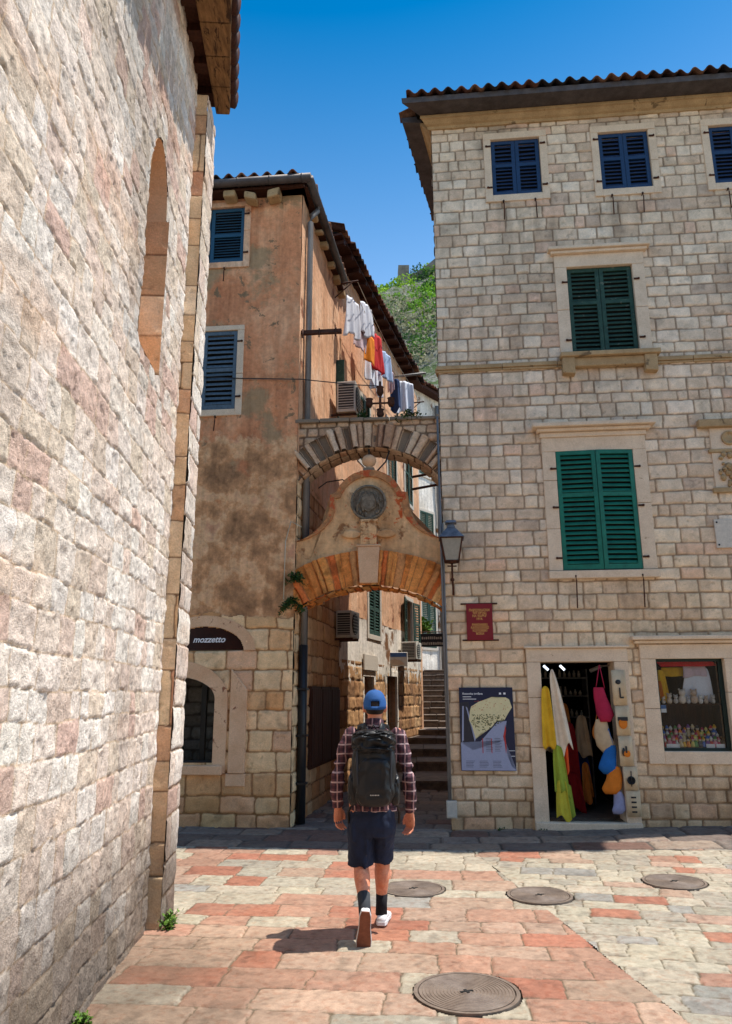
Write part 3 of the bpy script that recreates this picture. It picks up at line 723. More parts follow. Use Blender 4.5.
mb = MB(); mb.box(FR, SW[0]-.02, SW[1]+.02, -.62, -.58, SW[2]-.05, SW[3]+.05); mb.box(FR, SW[0]-.02, SW[1]+.02, -.62, -.29, SW[2]-.05, SW[2]-.002)
mb.box(FR, SW[0]-.04, SW[0]-.005, -.62, -.3, SW[2], SW[3]); mb.box(FR, SW[1]+.005, SW[1]+.04, -.62, -.3, SW[2], SW[3]); mb.box(FR, SW[0]-.02, SW[1]+.02, -.62, -.29, SW[3]+.002, SW[3]+.05)
mb.build('display_case', M['darkwood'], o)
mb = MB(); mb.box(FR, SW[0]+.0, SW[1]-.0, -.5, -.12, 1.50, 1.515); mb.build('shelf', M['darkwood'], o)

# ------------------------------------------------------------------ plastered building (middle)
PB = empty('plastered_house', FR(-3.5, -2, 0), 'terracotta plastered house beyond the left wall, with a rounded shop window in its ashlar base', 'building')
mpal = [(lin(234,196,150), 5), (lin(218,172,124), 4), (lin(230,194,150), 4), (lin(208,154,104), 2), (lin(224,178,140), 3)]
def mst(S, Z, C):
    b = (1-sst(.0, 1.0, Z+.6*fbm(S*2, Z*2, 4, 73)))[..., None]; C = C*(1-b*np.array([.18, .30, .42]))
    k = sst(.3, .5, fbm(S*3.3, Z*3.3, 5, 79))[..., None]; return C*(1-.3*k)
c0u, c0z, rr0 = -3.66, 1.28, .60
def awin(u, z, g=0):    # arched shop window
    return (np.abs(u+3.66) < .585+g) & (z > .78-g) & ((z < 1.62) | (((u+3.66)/(.585+g))**2+((z-1.62)/(.28+g))**2 < 1))
def lun(u, z, g=0): return (np.abs(u+3.25) < .55) & (z > 2.22-g) & (((u+3.25)/(.54+g))**2+((z-2.22)/(.32+g))**2 < 1)
stonework('base_wall', P3(FR), -5.4, -2.04, 0, 2.82, .0125, (.20,.30), (.22,.50), .014, .02, .016, mpal, lin(150,112,76), M['facade'], PB, seed=41,
          rough=.005, tilt=.006, wob=.02, rr=.04, stain=mst, keep=lambda s, z: ~awin(s, z) & ~lun(s, z) & (z < 2.70+.10*fbm(s*2.5, s*0+3, 3, 5)))
w1 = (-4.02, -2.94, 8.11, 9.08); w2 = (-4.02, -2.97, 5.69, 6.95)
mh = [(a-.04, b+.04, c-.04, d+.04) for a, b, c, d in (w1, w2)]
stonework('plaster_wall', (FR.O+FR.N*.012, FR.U, FR.Z, FR.N), -5.4, -2.035, 2.6, 9.22, .03, (99,100), (99,100), .01, .01, 0, [(lin(200,150,120), 1)], lin(150,112,76), M['plaster_a'], PB, tilt=0, seed=42,
          rough=.012, holes=mh, keep=lambda s, z: (z > 2.66+.10*fbm(s*2.5, s*0+3, 3, 5)), rfreq=1.5)
mb = MB(); wall_cells(mb, FR, -5.4, -2.10, -.34, -.022, -.1, 9.2, [(a-.02, b+.02, c-.02, d+.02) for a, b, c, d in (w1, w2)]+[(-4.3, -3.02, .7, 1.95)])
mb.box(FR, -5.4, -5.2, -6, -.34, -.1, 9.15); mb.box(FR, -5.2, -2.3, -6.2, -6, -.1, 9.15); mb.box(FR, -5.2, -2.2, -6, -.34, 9.1, 9.2)
mb.box(SM, .05, 3.1, -.3, -.04, -.1, 9.2); mb.box(FR, -5.2, -2.4, -1.6, -1.5, -.1, 3)
mb.build('inner_wall', M['core'], PB)
alpal = [(lin(182,140,98), 4), (lin(164,122,84), 4), (lin(196,156,114), 3), (lin(140,104,74), 2)]
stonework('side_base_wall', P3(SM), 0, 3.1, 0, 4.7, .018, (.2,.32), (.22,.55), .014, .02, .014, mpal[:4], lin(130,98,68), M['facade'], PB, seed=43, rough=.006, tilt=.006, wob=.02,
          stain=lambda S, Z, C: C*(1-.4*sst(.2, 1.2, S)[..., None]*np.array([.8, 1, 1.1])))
stonework('side_plaster_wall', (SM.O+SM.N*.012, SM.U, SM.Z, SM.N), -.01, 3.1, 4.6, 9.22, .03, (99,100), (99,100), .01, .01, 0, [(lin(200,150,120), 1)], lin(150,112,76), M['plaster_b'], PB, tilt=0, seed=44, rough=.01, rfreq=1.5)
# windows of the plastered front
for h, mt, l in ((w1, 'navysh', 'petrol blue shuttered window close under the gutter'), (w2, 'tealsh', 'faded grey blue shuttered window in the middle of the plaster')):
    o = surround(FR, h, .10, .08, .10, PB, label=l, proud=.04, mat='plaster_b' if h is w1 else 'trim'); backing(FR, h, o)
    for a, b in ((h[0], (h[0]+h[1])/2-.003), ((h[0]+h[1])/2+.003, h[1])): shutter(FR, a+.006, b-.002, h[2]+.01, h[3]-.01, .02 if h is w2 else 0, M[mt], o, .5, gapz=.07 if h is w2 else .045)
    hooks(FR, h, o, (.15, .85)); stays(FR, (h[1]-.28,), h[2]-.12, o, .22)
# rounded shop window
mb = MB(); K = 16
def arc(cx, cz, rx, rz, a0, a1, K=K): return [(cx+rx*cos(a0+(a1-a0)*i/K), cz+rz*sin(a0+(a1-a0)*i/K)) for i in range(K+1)]
inn = [(-3.075, .66)]+arc(-3.66, 1.60, .585, .285, 0, pi)+[(-4.245, .66)]
out = [(-2.90, .66)]+arc(-3.66, 1.60, .76, .50, 0, pi)+[(-4.42, .66)]
for i in range(len(inn)-1):
    q = [inn[i], out[i], out[i+1], inn[i+1]]; mb.prism([FR(u, -.25, z) for u, z in q], [FR(u, .03, z) for u, z in q])
fr_ = mb.build('shop_window', M['quoin'], PB); fr_['label'] = 'arched shop window in the ashlar base'
mb = MB(); mb.poly(FR, [(-2.86, .66), (-2.64, .66), (-2.64, 1.72), (-2.86, 1.98)], -.05, .055); mb.poly(FR, [(-2.89, .50), (-2.63, .50), (-2.63, .655), (-2.89, .655)], -.05, .045); mb.build('side_pier', M['quoin'], fr_, bevel=.01)
mb = MB(); mb.box(FR, -4.5, -2.93, -.25, .10, .64, .76); mb.build('sill', M['quoin'], fr_, bevel=.015)
mb = MB(); mb.box(FR, -4.25, -3.07, -.20, -.15, .762, .80); mb.box(FR, -3.40, -3.33, -.5, -.43, .76, 1.9); mb.build('window_frame', M['blackm'], fr_)
mb = MB(); mb.add([FR(u, -.17, z) for u, z in inn], [tuple(range(len(inn)))]); mb.build('glass_pane', M['glass'], fr_)
gpal = [(lin(150,148,142,.8), 4), (lin(130,128,122,.8), 3), (lin(168,164,156,.8), 2)]
stonework('reflection_stone_wall', (FR(0, -.95, 0), FR.U, FR.Z, FR.N), -4.9, -2.6, .3, 2.1, .02, (.15,.25), (.2,.4), .02, .03, .03, gpal, lin(70,66,60), M['rubble'], PB, seed=45, rough=.01, rr=.06)  # stone wall behind the pane, standing in for stone reflected in the glass
mb = MB(); mb.box(FR, -4.6, -2.7, -1.0, -.26, .50, .64); mb.build('window_ledge', M['trim'], PB)
# lunette sign
mb = MB(); mb.poly(FR, [(-2.71, 2.235)]+arc(-3.25, 2.235, .53, .31, 0, pi)[1:-1]+[(-3.79, 2.235)], -.03, .0); ls = mb.build('lunette_sign', M['lunette'], None); tag(ls, 'dark brown half round sign with white script above the arched shop window', 'sign')
font_mesh('lettering', 'mozzetto', .115, FR(-3.42, .004, 2.335), FR.U, (FR.Z+FR.U*.0), M['posterwhite'], ls, .002, shear=.3)
mb = MB(); inn2 = arc(-3.25, 2.225, .545, .325, 0, pi); out2 = arc(-3.25, 2.225, .70, .47, 0, pi)
for i in range(len(inn2)-1):
    q = [inn2[i], out2[i], out2[i+1], inn2[i+1]]; mb.prism([FR(u, -.1, z) for u, z in q], [FR(u, .025, z) for u, z in q])
mb.build('relieving_arch', M['quoin'], PB)
# eaves: stones sticking out, gutter and roof
mb = MB(); r = random.Random(2)
for x in (-4.9, -4.3, -3.78, -3.62, -3.15, -2.82, -2.45):
    mb = MB(); mb.obox(FR(x, .12, 9.16+r.uniform(-.03, .03)), (FR.U+FR.Z*r.uniform(-.3, .3), FR.N, FR.Z), (r.uniform(.07, .13), .11, r.uniform(.05, .09))); mb.build('eave_stone', M['trim_ochre'], PB, bevel=.03)
for t_ in (.5, .9, 1.3, 1.9, 2.4, 2.9): mb = MB(); mb.obox(SM(t_, .06, 9.17+r.uniform(-.02, .02)), (SM.U+SM.Z*r.uniform(-.3, .3), SM.N, SM.Z), (r.uniform(.05, .10), .08, r.uniform(.03, .06))); mb.build('eave_stone', M['trim_ochre'], PB, bevel=.025)
mb = MB(); mb.box(FR, -5.4, -1.98, -.3, .20, 9.24, 9.28); mb.box(SM, -.15, 3.1, -.3, .12, 9.24, 9.276); mb.build('soffit', M['darkwood'], PB)
gt = MB()
for A_, B_ in ((FR(-5.4, .27, 9.33), FR(-1.86, .27, 9.33)), (SM(-.24, .17, 9.33), SM(2.75, .17, 9.33))):
    gt.tube([A_, B_], .068, 10)
for i in range(7): gt.tube([FR(-5.0+i*.5, .27, 9.33), FR(-4.985+i*.5, .27, 9.33)], .075, 10)
gt.build('gutter', M['gutter'], PB)
tile_roof('roof_tiles', FR(0, .30, 9.39), FR.U, -FR.N, -5.4, -1.88, 2.6, 18, PB, keep=lambda s, d: s < -1.88-d*.85, seed=6)
tile_roof('roof_tiles', SM(0, .19, 9.39), SM.U, -SM.N, -.25, 2.8, 2.6, 18, PB, keep=lambda s, d: s > -.2+d*.85, seed=7)
# downpipes
mb = MB(); mb.tube([SM(.38, .17, 9.30), SM(.38, .16, 9.20), SM(.25, .10, 9.02), SM(.25, .08, 8.9), SM(.25, .08, 2.3)], .045, 10); dp = mb.build('downpipe', M['zinc'], PB)
mb = MB(); mb.tube([SM(.25, .08, 2.3), SM(.25, .08, .02)], .06, 10)
for z in (.5, 1.1, 1.7): mb.box(SM, .18, .32, 0, .15, z, z+.03)
mb.build('downpipe_foot', M['blackm'], dp)
mb = MB(); mb.tube([SM(.42, .06, 4.8), SM(.42, .06, .02)], .035, 8); mb.build('drain_pipe', M['blackm'], PB)
# dark wooden shutters low on the alley side
for a, b in ((.9, 1.55), (1.6, 2.25), (2.3, 2.95)):
    mb = MB(); mb.box(SM, a, b, .0, .05, .62, 1.76)
    for i in range(5): mb.box(SM, a+.01+i*(b-a)/5, a-.01+(i+1)*(b-a)/5, .05, .07, .66, 1.72)
    mb.build('alley_shutter', M['darkwood'], PB)
# window with dark frame high on the alley side
mb = MB(); mb.box(SM, 2.70, 2.74, .0, .16, 6.6, 7.7); mb.box(SM, 2.75, 3.05, .0, .05, 6.6, 7.7); mb.build('alley_window', M['dgreensh'], PB)

# ------------------------------------------------------------------ second alley house
AH = empty('alley_house', S2(3.5, -2, 0), 'taller peach and whitewashed house further up the alley behind the double arch', 'building')
S2b = (S2.O+S2.N*.012, S2.U, S2.Z, S2.N)
sh2 = [(1.9, 2.75, 2.82, 3.86), (5.25, 5.95, 2.82, 3.90), (1.6, 2.3, .3, 1.98), (3.35, 4.25, .45, 2.02)]
stonework('base_wall', P3(S2), 0, 7, 0, 2.4, .022, (.18,.3), (.2,.45), .014, .02, .014, alpal, lin(90,66,46), M['facade'], AH, seed=51, rough=.008, tilt=.006, wob=.02, holes=sh2[2:], keep=lambda s, z: z < 2.25)
stonework('whitewashed_band', S2b, 0, 7, 1.5, 3.1, .02, (99,100), (99,100), .01, .01, 0, [(lin(200,150,120), 1)], lin(1,1,1), M['plaster_w'], AH, tilt=0, seed=52, rough=.008, rfreq=1.5, holes=sh2,
          keep=lambda s, z: z > 2.05+.42*fbm(s*7, s*0+z*.4, 4, 5))
stonework('plaster_wall', (S2.O+S2.N*.014, S2.U, S2.Z, S2.N), 0, 7, 3.08, 9.98, .03, (99,100), (99,100), .01, .01, 0, [(lin(200,150,120), 1)], lin(1,1,1), M['plaster_b'], AH, tilt=0, seed=53, rough=.012, rfreq=1.5, holes=sh2[:2])
mb = MB(); wall_cells(mb, S2, .02, 7, -.3, -.03, -.1, 9.95, sh2); mb.box(S2, -.2, .0, -5, .0, 8.6, 9.95); mb.box(S2, 6.9, 7.1, -5, .02, 0, 9.95); mb.box(S2, 0, 7, -5.2, -5, 0, 9.95); mb.box(S2, .02, 7, -.6, -.5, 0, 4.4)
mb.build('inner_wall', M['plaster_b'], AH)
def slit(F, h, n, parent, leaves, mat='dgreensh', open_=0):
    o = surround(F, h, .12, .1, .1, parent, proud=.035, mat='marble'); backing(F, h, o)
    for a, b, nn, sw, hg in leaves: shutter(F, a, b, h[2], h[3], nn, M[mat], o, .5, gapz=.06, swing=sw, hinge=hg)
    return o
o = slit(S2, sh2[0], 0, AH, [(1.92, 2.31, .03, 0, 'L'), (2.33, 2.73, .03, 0, 'L')]); o['label'] = 'window with closed dark green shutters above the plaque'
o = slit(S2, sh2[1], 0, AH, [(4.75, 5.22, .06, 8, 'R'), (5.98, 6.45, .06, 8, 'L')]); o['label'] = 'window with dark green shutters folded open to its sides'
for i, (a, z0_, z1_) in enumerate(((1.2, 6.3, 7.7), (3.6, 6.5, 8.0), (5.4, 6.5, 8.0), (5.6, 4.6, 5.6))):
    h = (a, a+.8, z0_, z1_); slit(S2, h, 0, AH, [(a, a+.39, .04, 0, 'L'), (a+.41, a+.8, .04, 0, 'L')])
for h, mt in ((sh2[2], 'darkwood'), (sh2[3], 'blackm')):
    o = surround(S2, (h[0], h[1], .2, h[3]), .1, .12, 0, AH, 'doorway', .02, 'plaster_w'); mb = MB(); mb.box(S2, h[0], h[1], -.25, -.18, .1, h[3]); mb.build('door', M[mt], o)
for i in range(14): mb = MB(); mb.box(S2, -.7+i*.5, -.6+i*.5, 0, .30, 9.93, 10.01); mb.build('rafter', M['darkwood'], AH)
mb = MB(); mb.box(S2, -.85, 6.6, -.3, .30, 10.02, 10.06); mb.build('soffit', M['darkwood'], AH)
tile_roof('roof_tiles', S2(0, .38, 10.10), S2.U, -S2.N, -.95, 6.6, 2.9, 22, AH, seed=8)
mb = MB(); mb.prism([S2(-.85, .25, 10.07), S2(6.6, .25, 10.07), S2(6.6, -5, 10.07), S2(-.85, -5, 10.07)], [S2(-.8, -2.2, 10.95), S2(6.6, -2.2, 10.95), S2(6.6, -2.4, 10.95), S2(-.8, -2.4, 10.95)]); mb.build('roof', M['tile'], AH)
OB = empty('added_opposite_house', (1, -10, 0), 'stone house on the near side of the square, opposite the souvenir shop', 'building')  # out of view, added so the shop glass has something to reflect
mb = MB(); wall_cells(mb, Fr((-8, -10, 0), 0, 1), 0, 18, -.4, 0, -.1, 8.5, [(x, x+1.1, z, z+1.6) for x in (2, 5, 8, 11, 14) for z in (1.0, 4.4)]); mb.build('wall', M['facade_plain'], OB)
mb = MB(); mb.box(Fr((-8, -10, 0), 0, 1), 0, 18, -5, -.6, -.1, 8.4); mb.build('inner_wall', M['dark'], OB)
mb = MB(); mb.prism([(-8.3, -9.6, 8.5), (10.3, -9.6, 8.5), (10.3, -15, 8.5), (-8.3, -15, 8.5)], [(-8.3, -12.2, 10), (10.3, -12.2, 10), (10.3, -12.4, 10), (-8.3, -12.4, 10)]); mb.build('roof', M['core'], OB)
# unseen house added behind the right building, sized to set the alley shade
HB = empty('added_rear_house', SR(9, -2, 0), 'lower house up the alley behind the right stone building', 'building')
mb = MB(); mb.box(SR, 4.25, 10.6, -4, .0, -.1, 6.3); mb.build('wall', M['core'], HB)
mb = MB(); mb.prism([SR(4.25, .25, 6.3), SR(10.7, .25, 6.3), SR(10.7, -4, 6.3), SR(4.25, -4, 6.3)], [SR(4.25, -1.8, 7.0), SR(10.7, -1.8, 7.0), SR(10.7, -2, 7.0), SR(4.25, -2, 7.0)]); mb.build('roof', M['tile'], HB)
# far house at the top of the stairs
F3 = Fr((1.72, 25.2, 0), 52)
FH = empty('far_house', F3(3, -2, 2.36), 'cream house with grey pipes at the top of the stairs', 'building')
stonework('plaster_wall', P3(F3), -.5, 7, 2.3, 12.6, .05, (99,100), (99,100), .01, .01, 0, [(lin(200,150,120), 1)], lin(1,1,1), M['plaster_w'], FH, tilt=0, seed=55, rough=.012, rfreq=1.5)
mb = MB(); mb.box(F3, -.5, 7, -4, -.04, 2.3, 12.5); mb.build('inner_wall', M['plaster_b'], FH)
for a, z0_, z1_ in ((.3, 3.2, 5.0), (1.9, 3.2, 5.2), (.3, 6.4, 8.0), (1.9, 6.4, 8.2), (.3, 9.4, 11), (1.9, 9.4, 11)):
    slit(F3, (a, a+.85, z0_, z1_), 0, FH, [(a, a+.41, .04, 0, 'L'), (a+.44, a+.85, .04, 0, 'L')])
mb = MB(); mb.tube([F3(1.45, .12, 12.3), F3(1.45, .12, 2.4)], .07, 8); mb.build('downpipe', M['zinc'], FH)
mb = MB(); mb.tube([F3(1.62, .1, 12.3), F3(1.62, .1, 2.4)], .035, 8); mb.build('drain_pipe', M['iron'], FH)
mb = MB(); mb.box(F3, -.8, 7.2, -4.2, .35, 12.6, 12.72); mb.build('soffit', M['darkwood'], FH)
tile_roof('roof_tiles', F3(0, .45, 12.76), F3.U, -F3.N, -.9, 7.2, 2.6, 20, FH, seed=9)

# ------------------------------------------------------------------ the double arch across the alley
AR = empty('street_arch', FR(-1.02, -.28, 2.7), 'double stone arch over the alley with a bell shaped gable and dark round crest', 'archway')
OA = np.array(FR(-1.02, 0, 0)); UA = np.array(FR.U); NA = np.array(FR.N)
def ringw(cz, n0):
    def f(S, Z, H):     # S = angle (rad) * 2, Z = radius
        th = pi/2-S/2.0
        return OA+(Z*np.cos(th))[..., None]*UA+(n0+H)[..., None]*NA+(cz+Z*np.sin(th))[..., None]*np.array([0, 0, 1])
    return f
def soffw(cz, rad, n0):
    def f(S, Z, H):     # Z = depth
        th = pi/2-S/2.0; rr_ = rad-H
        return OA+(rr_*np.cos(th))[..., None]*UA+(n0-Z)[..., None]*NA+(cz+rr_*np.sin(th))[..., None]*np.array([0, 0, 1])
    return f
P0 = (Vector((0,0,0)), Vector((1,0,0)), Vector((0,0,1)), Vector((0,1,0)))
vpal = [(lin(208,174,142), 4), (lin(200,162,130), 4), (lin(216,186,156), 2), (lin(186,144,114), 2)]
opal = [(lin(236,154,82), 6), (lin(230,142,72), 5), (lin(220,116,60), 2.5), (lin(236,176,112), 3), (lin(212,146,90), 2)]
kw = dict(gap=.02, bev=.03, mat=M['rubble'], parent=AR, rr=.03)
stonework('upper_arch_ring', P0, -1.86, 1.86, 1.30, 1.64, .012, (9,9), (.09,.19), relief=.016, palette=vpal, mortar=lin(118,92,72), seed=61, rough=.008, tilt=.012, wob=.02, warp=ringw(3.76, -.05), keep=lambda s, z: np.abs(z*np.sin(s/2)) < 1.05, **kw)
stonework('upper_arch_soffit', P0, -1.86, 1.86, 0, .48, .014, (.2,.3), (.17,.32), relief=.02, palette=vpal, mortar=lin(84,66,54), seed=62, rough=.008, tilt=.01, wob=.02, warp=soffw(3.76, 1.30, -.05), **kw)
def ksp(s, z): return np.hypot(s+1.02, z-3.76) > 1.63
stonework('upper_arch_wall', P3(Fr(FR(0, -.06, 0), -5.5)), -2.06, .0, 4.45, 5.44, .012, (.12,.2), (.15,.32), relief=.02, palette=vpal, mortar=lin(128,102,80), seed=63, rough=.008, tilt=.01, wob=.02, keep=ksp, **kw)
mb = MB(); K = 24
up_ = [(-1.02+1.31*sin(-.93+1.86*i/K), 3.76+1.31*cos(-.93+1.86*i/K)) for i in range(K+1)]
for i in range(K):
    (a, b), (c, d) = up_[i], up_[i+1]; q = [(a, b), (c, d), (c, 5.42), (a, 5.42)]
    mb.prism([FR(u, -.09, z) for u, z in q], [FR(u, -.52, z) for u, z in q])
mb.build('upper_arch_core', M['core'], AR)
mb = MB(); x = -2.08; r = random.Random(5)
while x < -.02:
    e = min(0, x+r.uniform(.2, .45)); mb.box(FR, x+.004, e-.004, -.54, .0+r.uniform(-.02, .02), 5.44, 5.49+r.uniform(-.008, .01)); x = e
mb.build('coping', M['core'], AR, bevel=.01)
stonework('lower_arch_ring', P0, -1.30, 1.30, 1.72, 2.20, .012, (9,9), (.06,.13), relief=.010, palette=opal, mortar=lin(176,112,66), seed=64, rough=.008, tilt=.003, wob=.02, warp=ringw(1.36, -.02), keep=lambda s, z: np.abs(z*np.sin(s/2)) < 1.03, gap=.008, bev=.012, mat=M['rubble'], parent=AR, rr=.03,
          stain=lambda S, Z, C: C*(1-.35*sst(.1, .5, fbm(S*4, Z*6, 4, 8))[..., None]))
stonework('lower_arch_soffit', P0, -1.30, 1.30, 0, .5, .014, (.2,.3), (.1,.2), relief=.015, palette=opal, mortar=lin(110,72,46), seed=65, rough=.008, tilt=.008, wob=.02, warp=soffw(1.36, 1.72, -.02), gap=.015, bev=.02, mat=M['rubble'], parent=AR, rr=.03)
ex = [(-1.02+2.19*sin(a), 1.36+2.19*cos(a)) for a in [-.49+.98*i/20 for i in range(21)]]
rt_ = [(1.03, 3.70), (.93, 3.72), (.80, 3.79), (.69, 3.89), (.60, 4.01), (.555, 4.14), (.545, 4.27), (.545, 4.36), (.47, 4.37)]
cr = [(.49*cos(a), 4.21+.49*sin(a)) for a in [RAD(20+140*i/20) for i in range(21)]]
top = [(-1.02+u, z) for u, z in rt_+cr+[(-u, z) for u, z in reversed(rt_)]]
mb = MB()
gpoly = ex+top
bm = bmesh.new()
fv = [bm.verts.new(FR(u, -.05, z)) for u, z in gpoly]; bv = [bm.verts.new(FR(u, -.45, z)) for u, z in gpoly]
bm.faces.new(fv); bm.faces.new(list(reversed(bv)))
for i in range(len(gpoly)): j = (i+1) % len(gpoly); bm.faces.new([fv[j], fv[i], bv[i], bv[j]])
bmesh.ops.triangulate(bm, faces=[f for f in bm.faces if len(f.verts) > 4])
mb.v = [tuple(v.co) for v in bm.verts]; bm.verts.index_update(); mb.f = [tuple(v.index for v in f.verts) for f in bm.faces]; mb.sm = [False]*len(mb.f); bm.free()
mb.build('gable', M['plaster_arch'], AR)
mb = MB(); ctr = (-1.02, 3.9); r = random.Random(7)
for i in range(len(top)-1):
    (a, b), (c, d) = top[i], top[i+1]
    def inw(u, z):
        dx, dz = -1.02-u, 4.0-z; L = math.hypot(dx, dz); return (u+dx/L*.085, z+dz/L*.085)
    q = [(a, b), (c, d), inw(c, d), inw(a, b)]; n_ = -.02+r.uniform(-.006, .006)
    mb.prism([FR(u, n_, z+(.012 if k < 2 else 0)) for k, (u, z) in enumerate(q)], [FR(u, -.47, z+(.012 if k < 2 else 0)) for k, (u, z) in enumerate(q)])
M['brickband'] = m_rough('weathered brick edging', lin(140,98,66), lin(206,142,90), 14, .85, 60, .8, .012, (8, .52, lin(184,84,46)))
mb.build('brick_edging', M['brickband'], AR, bevel=.006)
mb = MB(); mb.poly(FR, [(-1.17, 3.60), (-.87, 3.60), (-.90, 3.10), (-1.14, 3.10)], -.5, .05); mb.box(FR, -1.185, -.855, -.1, .06, 3.60, 3.63); mb.build('keystone', M['quoin'], AR, bevel=.01)
mb = MB(); mb.box(FR, -1.13, -.91, -.1, .05, 3.63, 3.98); mb.box(FR, -1.15, -.89, -.1, .065, 3.94, 3.985); mb.build('pedestal', M['plaster_arch'], AR, bevel=.01)
for d in (-1, 1):
    mb = MB(); c_ = -1.02+d*.24; pts = [(c_+.14*cos(a), 3.79+.058*sin(a)) for a in [2*pi*i/20 for i in range(20)]]
    mb.poly(FR, pts, -.1, .0); mb.build('scroll', M['plaster_arch'], AR, bevel=.015)
mb = MB()
mb.lathe(FR(-1.02, -.04, 4.23), [(.25, 0), (.25, .07), (.225, .08), (.215, .045), (.0, .045)], 32, FR.N, False)
mb.build('crest_ring', M['medal'], AR, bevel=.005)
mb = MB(); r = random.Random(3); Fc = Fr(FR(-1.02, 0, 4.22), -5.5)
sh_ = [(0, .12), (.05, .135), (.12, .10), (.125, .02), (.09, -.07), (0, -.13), (-.09, -.07), (-.125, .02), (-.12, .10), (-.05, .135)]
mb.poly(Fc, sh_, -.02, .035); mb.poly(Fc, [(u*.75, z*.75) for u, z in sh_], .035, .045)
for i in range(46):
    a = r.uniform(0, 2*pi); q = r.uniform(.02, .19); c_ = Fc(q*cos(a), .02, q*sin(a)); mb.ball(c_, (r.uniform(.010, .022), .022, r.uniform(.012, .035)), 6, 4)
for d in (-1, 1):
    for k in range(5): mb.tube([Fc(d*(.06+.012*k), .045, .16-.03*k), Fc(d*(.11+.012*k), .05, .14-.045*k), Fc(d*(.13+.006*k), .03, .06-.05*k)], .009, 5)
mb.build('crest', M['medal'], AR)
mb = MB(); mb.box(FR, -1.10, -.94, -.2, -.04, 4.70, 4.755); mb.build('finial_base', M['core'], AR, bevel=.008)
mb = MB(); mb.lathe(FR(-1.02, -.12, 4.755), [(.05, 0), (.035, .02), (.05, .035), (.09, .07), (.105, .12), (.09, .17), (.05, .20), (.0, .21)], 16); mb.build('finial_ball', M['quoin'], AR)

# ------------------------------------------------------------------ plants
def plant(name, pos, rad, h, n, label, cat, mat='leaf', group=None, seed=1, droop=.3, leaf=.035, dirn=(0, 0, 1)):
    r = random.Random(seed); mb = MB(); st = MB(); pos = Vector(pos); dirn = Vector(dirn)
    e = empty(name, pos, label, cat, group)
    for i in range(n):
        a = r.uniform(0, 2*pi); q = r.random()**.5*rad; hh = h*r.uniform(.3, 1)
        tip = pos+Vector((cos(a)*q, sin(a)*q*.8, 0))+dirn*hh+Vector((0, 0, -droop*q))
        mid = pos.lerp(tip, .5)+Vector((0, 0, .15*h)); st.tube([pos, mid, tip], .0022, 4)
        for k in range(5):
            t = r.uniform(.35, 1); c = (pos.lerp(mid, t*2) if t < .5 else mid.lerp(tip, t*2-1))+Vector((r.gauss(0, .012), r.gauss(0, .012), r.gauss(0, .012)))
            d1 = Vector((r.uniform(-1, 1), r.uniform(-1, 1), r.uniform(-.4, 1))).normalized(); d2 = d1.cross(Vector((r.uniform(-1, 1), r.uniform(-1, 1), 1))).normalized()
            L = leaf*r.uniform(.6, 1.3); mb.add([c, c+d1*L*.5+d2*L*.28, c+d1*L, c+d1*L*.5-d2*L*.28], [(0, 1, 2, 3)])
    mb.build('leaves', M[mat], e, fix=False); st.build('stems', M['leafd'], e); return e
plant('plant', FR(-1.95, -.25, 5.49), .12, .10, 14, 'small weed at the left end of the upper arch', 'plant', 'leaf', seed=1, leaf=.03)
plant('plant', FR(-1.13, -.2, 5.49), .22, .26, 50, 'dark fern hanging over the crown of the upper arch', 'plant', 'leafd', seed=2, droop=1.0, leaf=.05)
plant('plant', FR(-.42, -.2, 5.48), .36, .24, 90, 'wide leafy plant at the right end of the upper arch', 'plant', 'leafd', seed=3, droop=.6, leaf=.05)
plant('plant', FR(-2.02, .02, 3.16), .16, .16, 60, 'green plant rooted in the left shoulder of the lower arch', 'plant', 'leafd', seed=4, droop=1.0, leaf=.045)
plant('plant', FR(-2.06, .03, 2.88), .20, .12, 70, 'lower drooping plant at the left spring of the orange arch', 'plant', 'leafd', seed=5, droop=1.4, leaf=.05)
plant('weed', LW(.0, .16, 0), .07, .10, 26, 'green weed at the foot of the left pilaster', 'weed', seed=6, leaf=.03)
plant('weed', LW(.12, .15, 0), .06, .12, 20, 'taller weed tuft just behind the foot of the pilaster', 'weed', seed=16, leaf=.03)
plant('weed', LW(-1.62, .06, 0), .05, .09, 22, 'weed at the bottom of the rough wall near the lower picture edge', 'weed', seed=7, leaf=.028)
plant('plant', (1.62, 22.0, 3.3), .35, .6, 90, 'bright green plant above the stairs', 'plant', 'leaf', seed=8, leaf=.16)
plant('weed', FR(1.10, .10, .02), .10, .05, 14, 'low weeds under the left door jamb', 'weed', 'leafd', seed=9, leaf=.025)
plant('weed', FR(.62, .04, .0), .06, .05, 12, 'low weed at the wall foot below the map poster', 'weed', 'leafd', seed=10, leaf=.025)

# ------------------------------------------------------------------ things on the facades
LN = empty('street_lamp', FR(.11, .02, 2.9), 'old wall lantern with a blue grey cap at the corner of the right house', 'wall lamp')
c = FR(.10, .26, 0)
def ring4(r_, z): return [c+FR.U*(r_*a)+FR.N*(r_*b)+Vector((0, 0, z)) for a, b in ((-1,-1),(1,-1),(1,1),(-1,1))]
mb = MB(); mb.prism(ring4(.085, 3.34), ring4(.135, 3.62)); mb.build('lantern_glass', M['milk'], LN)
mb = MB()
for a, b in zip(ring4(.088, 3.33), ring4(.14, 3.63)): mb.tube([a, b], .010, 6)
q1, q2 = ring4(.09, 3.33), ring4(.142, 3.63)
for q in (q1, q2):
    for i in range(4): mb.tube([q[i], q[(i+1) % 4]], .010, 6)
mb.lathe(c, [(.09, 3.31), (.09, 3.335)], 4); mb.build('lantern_frame', M['iron'], LN)
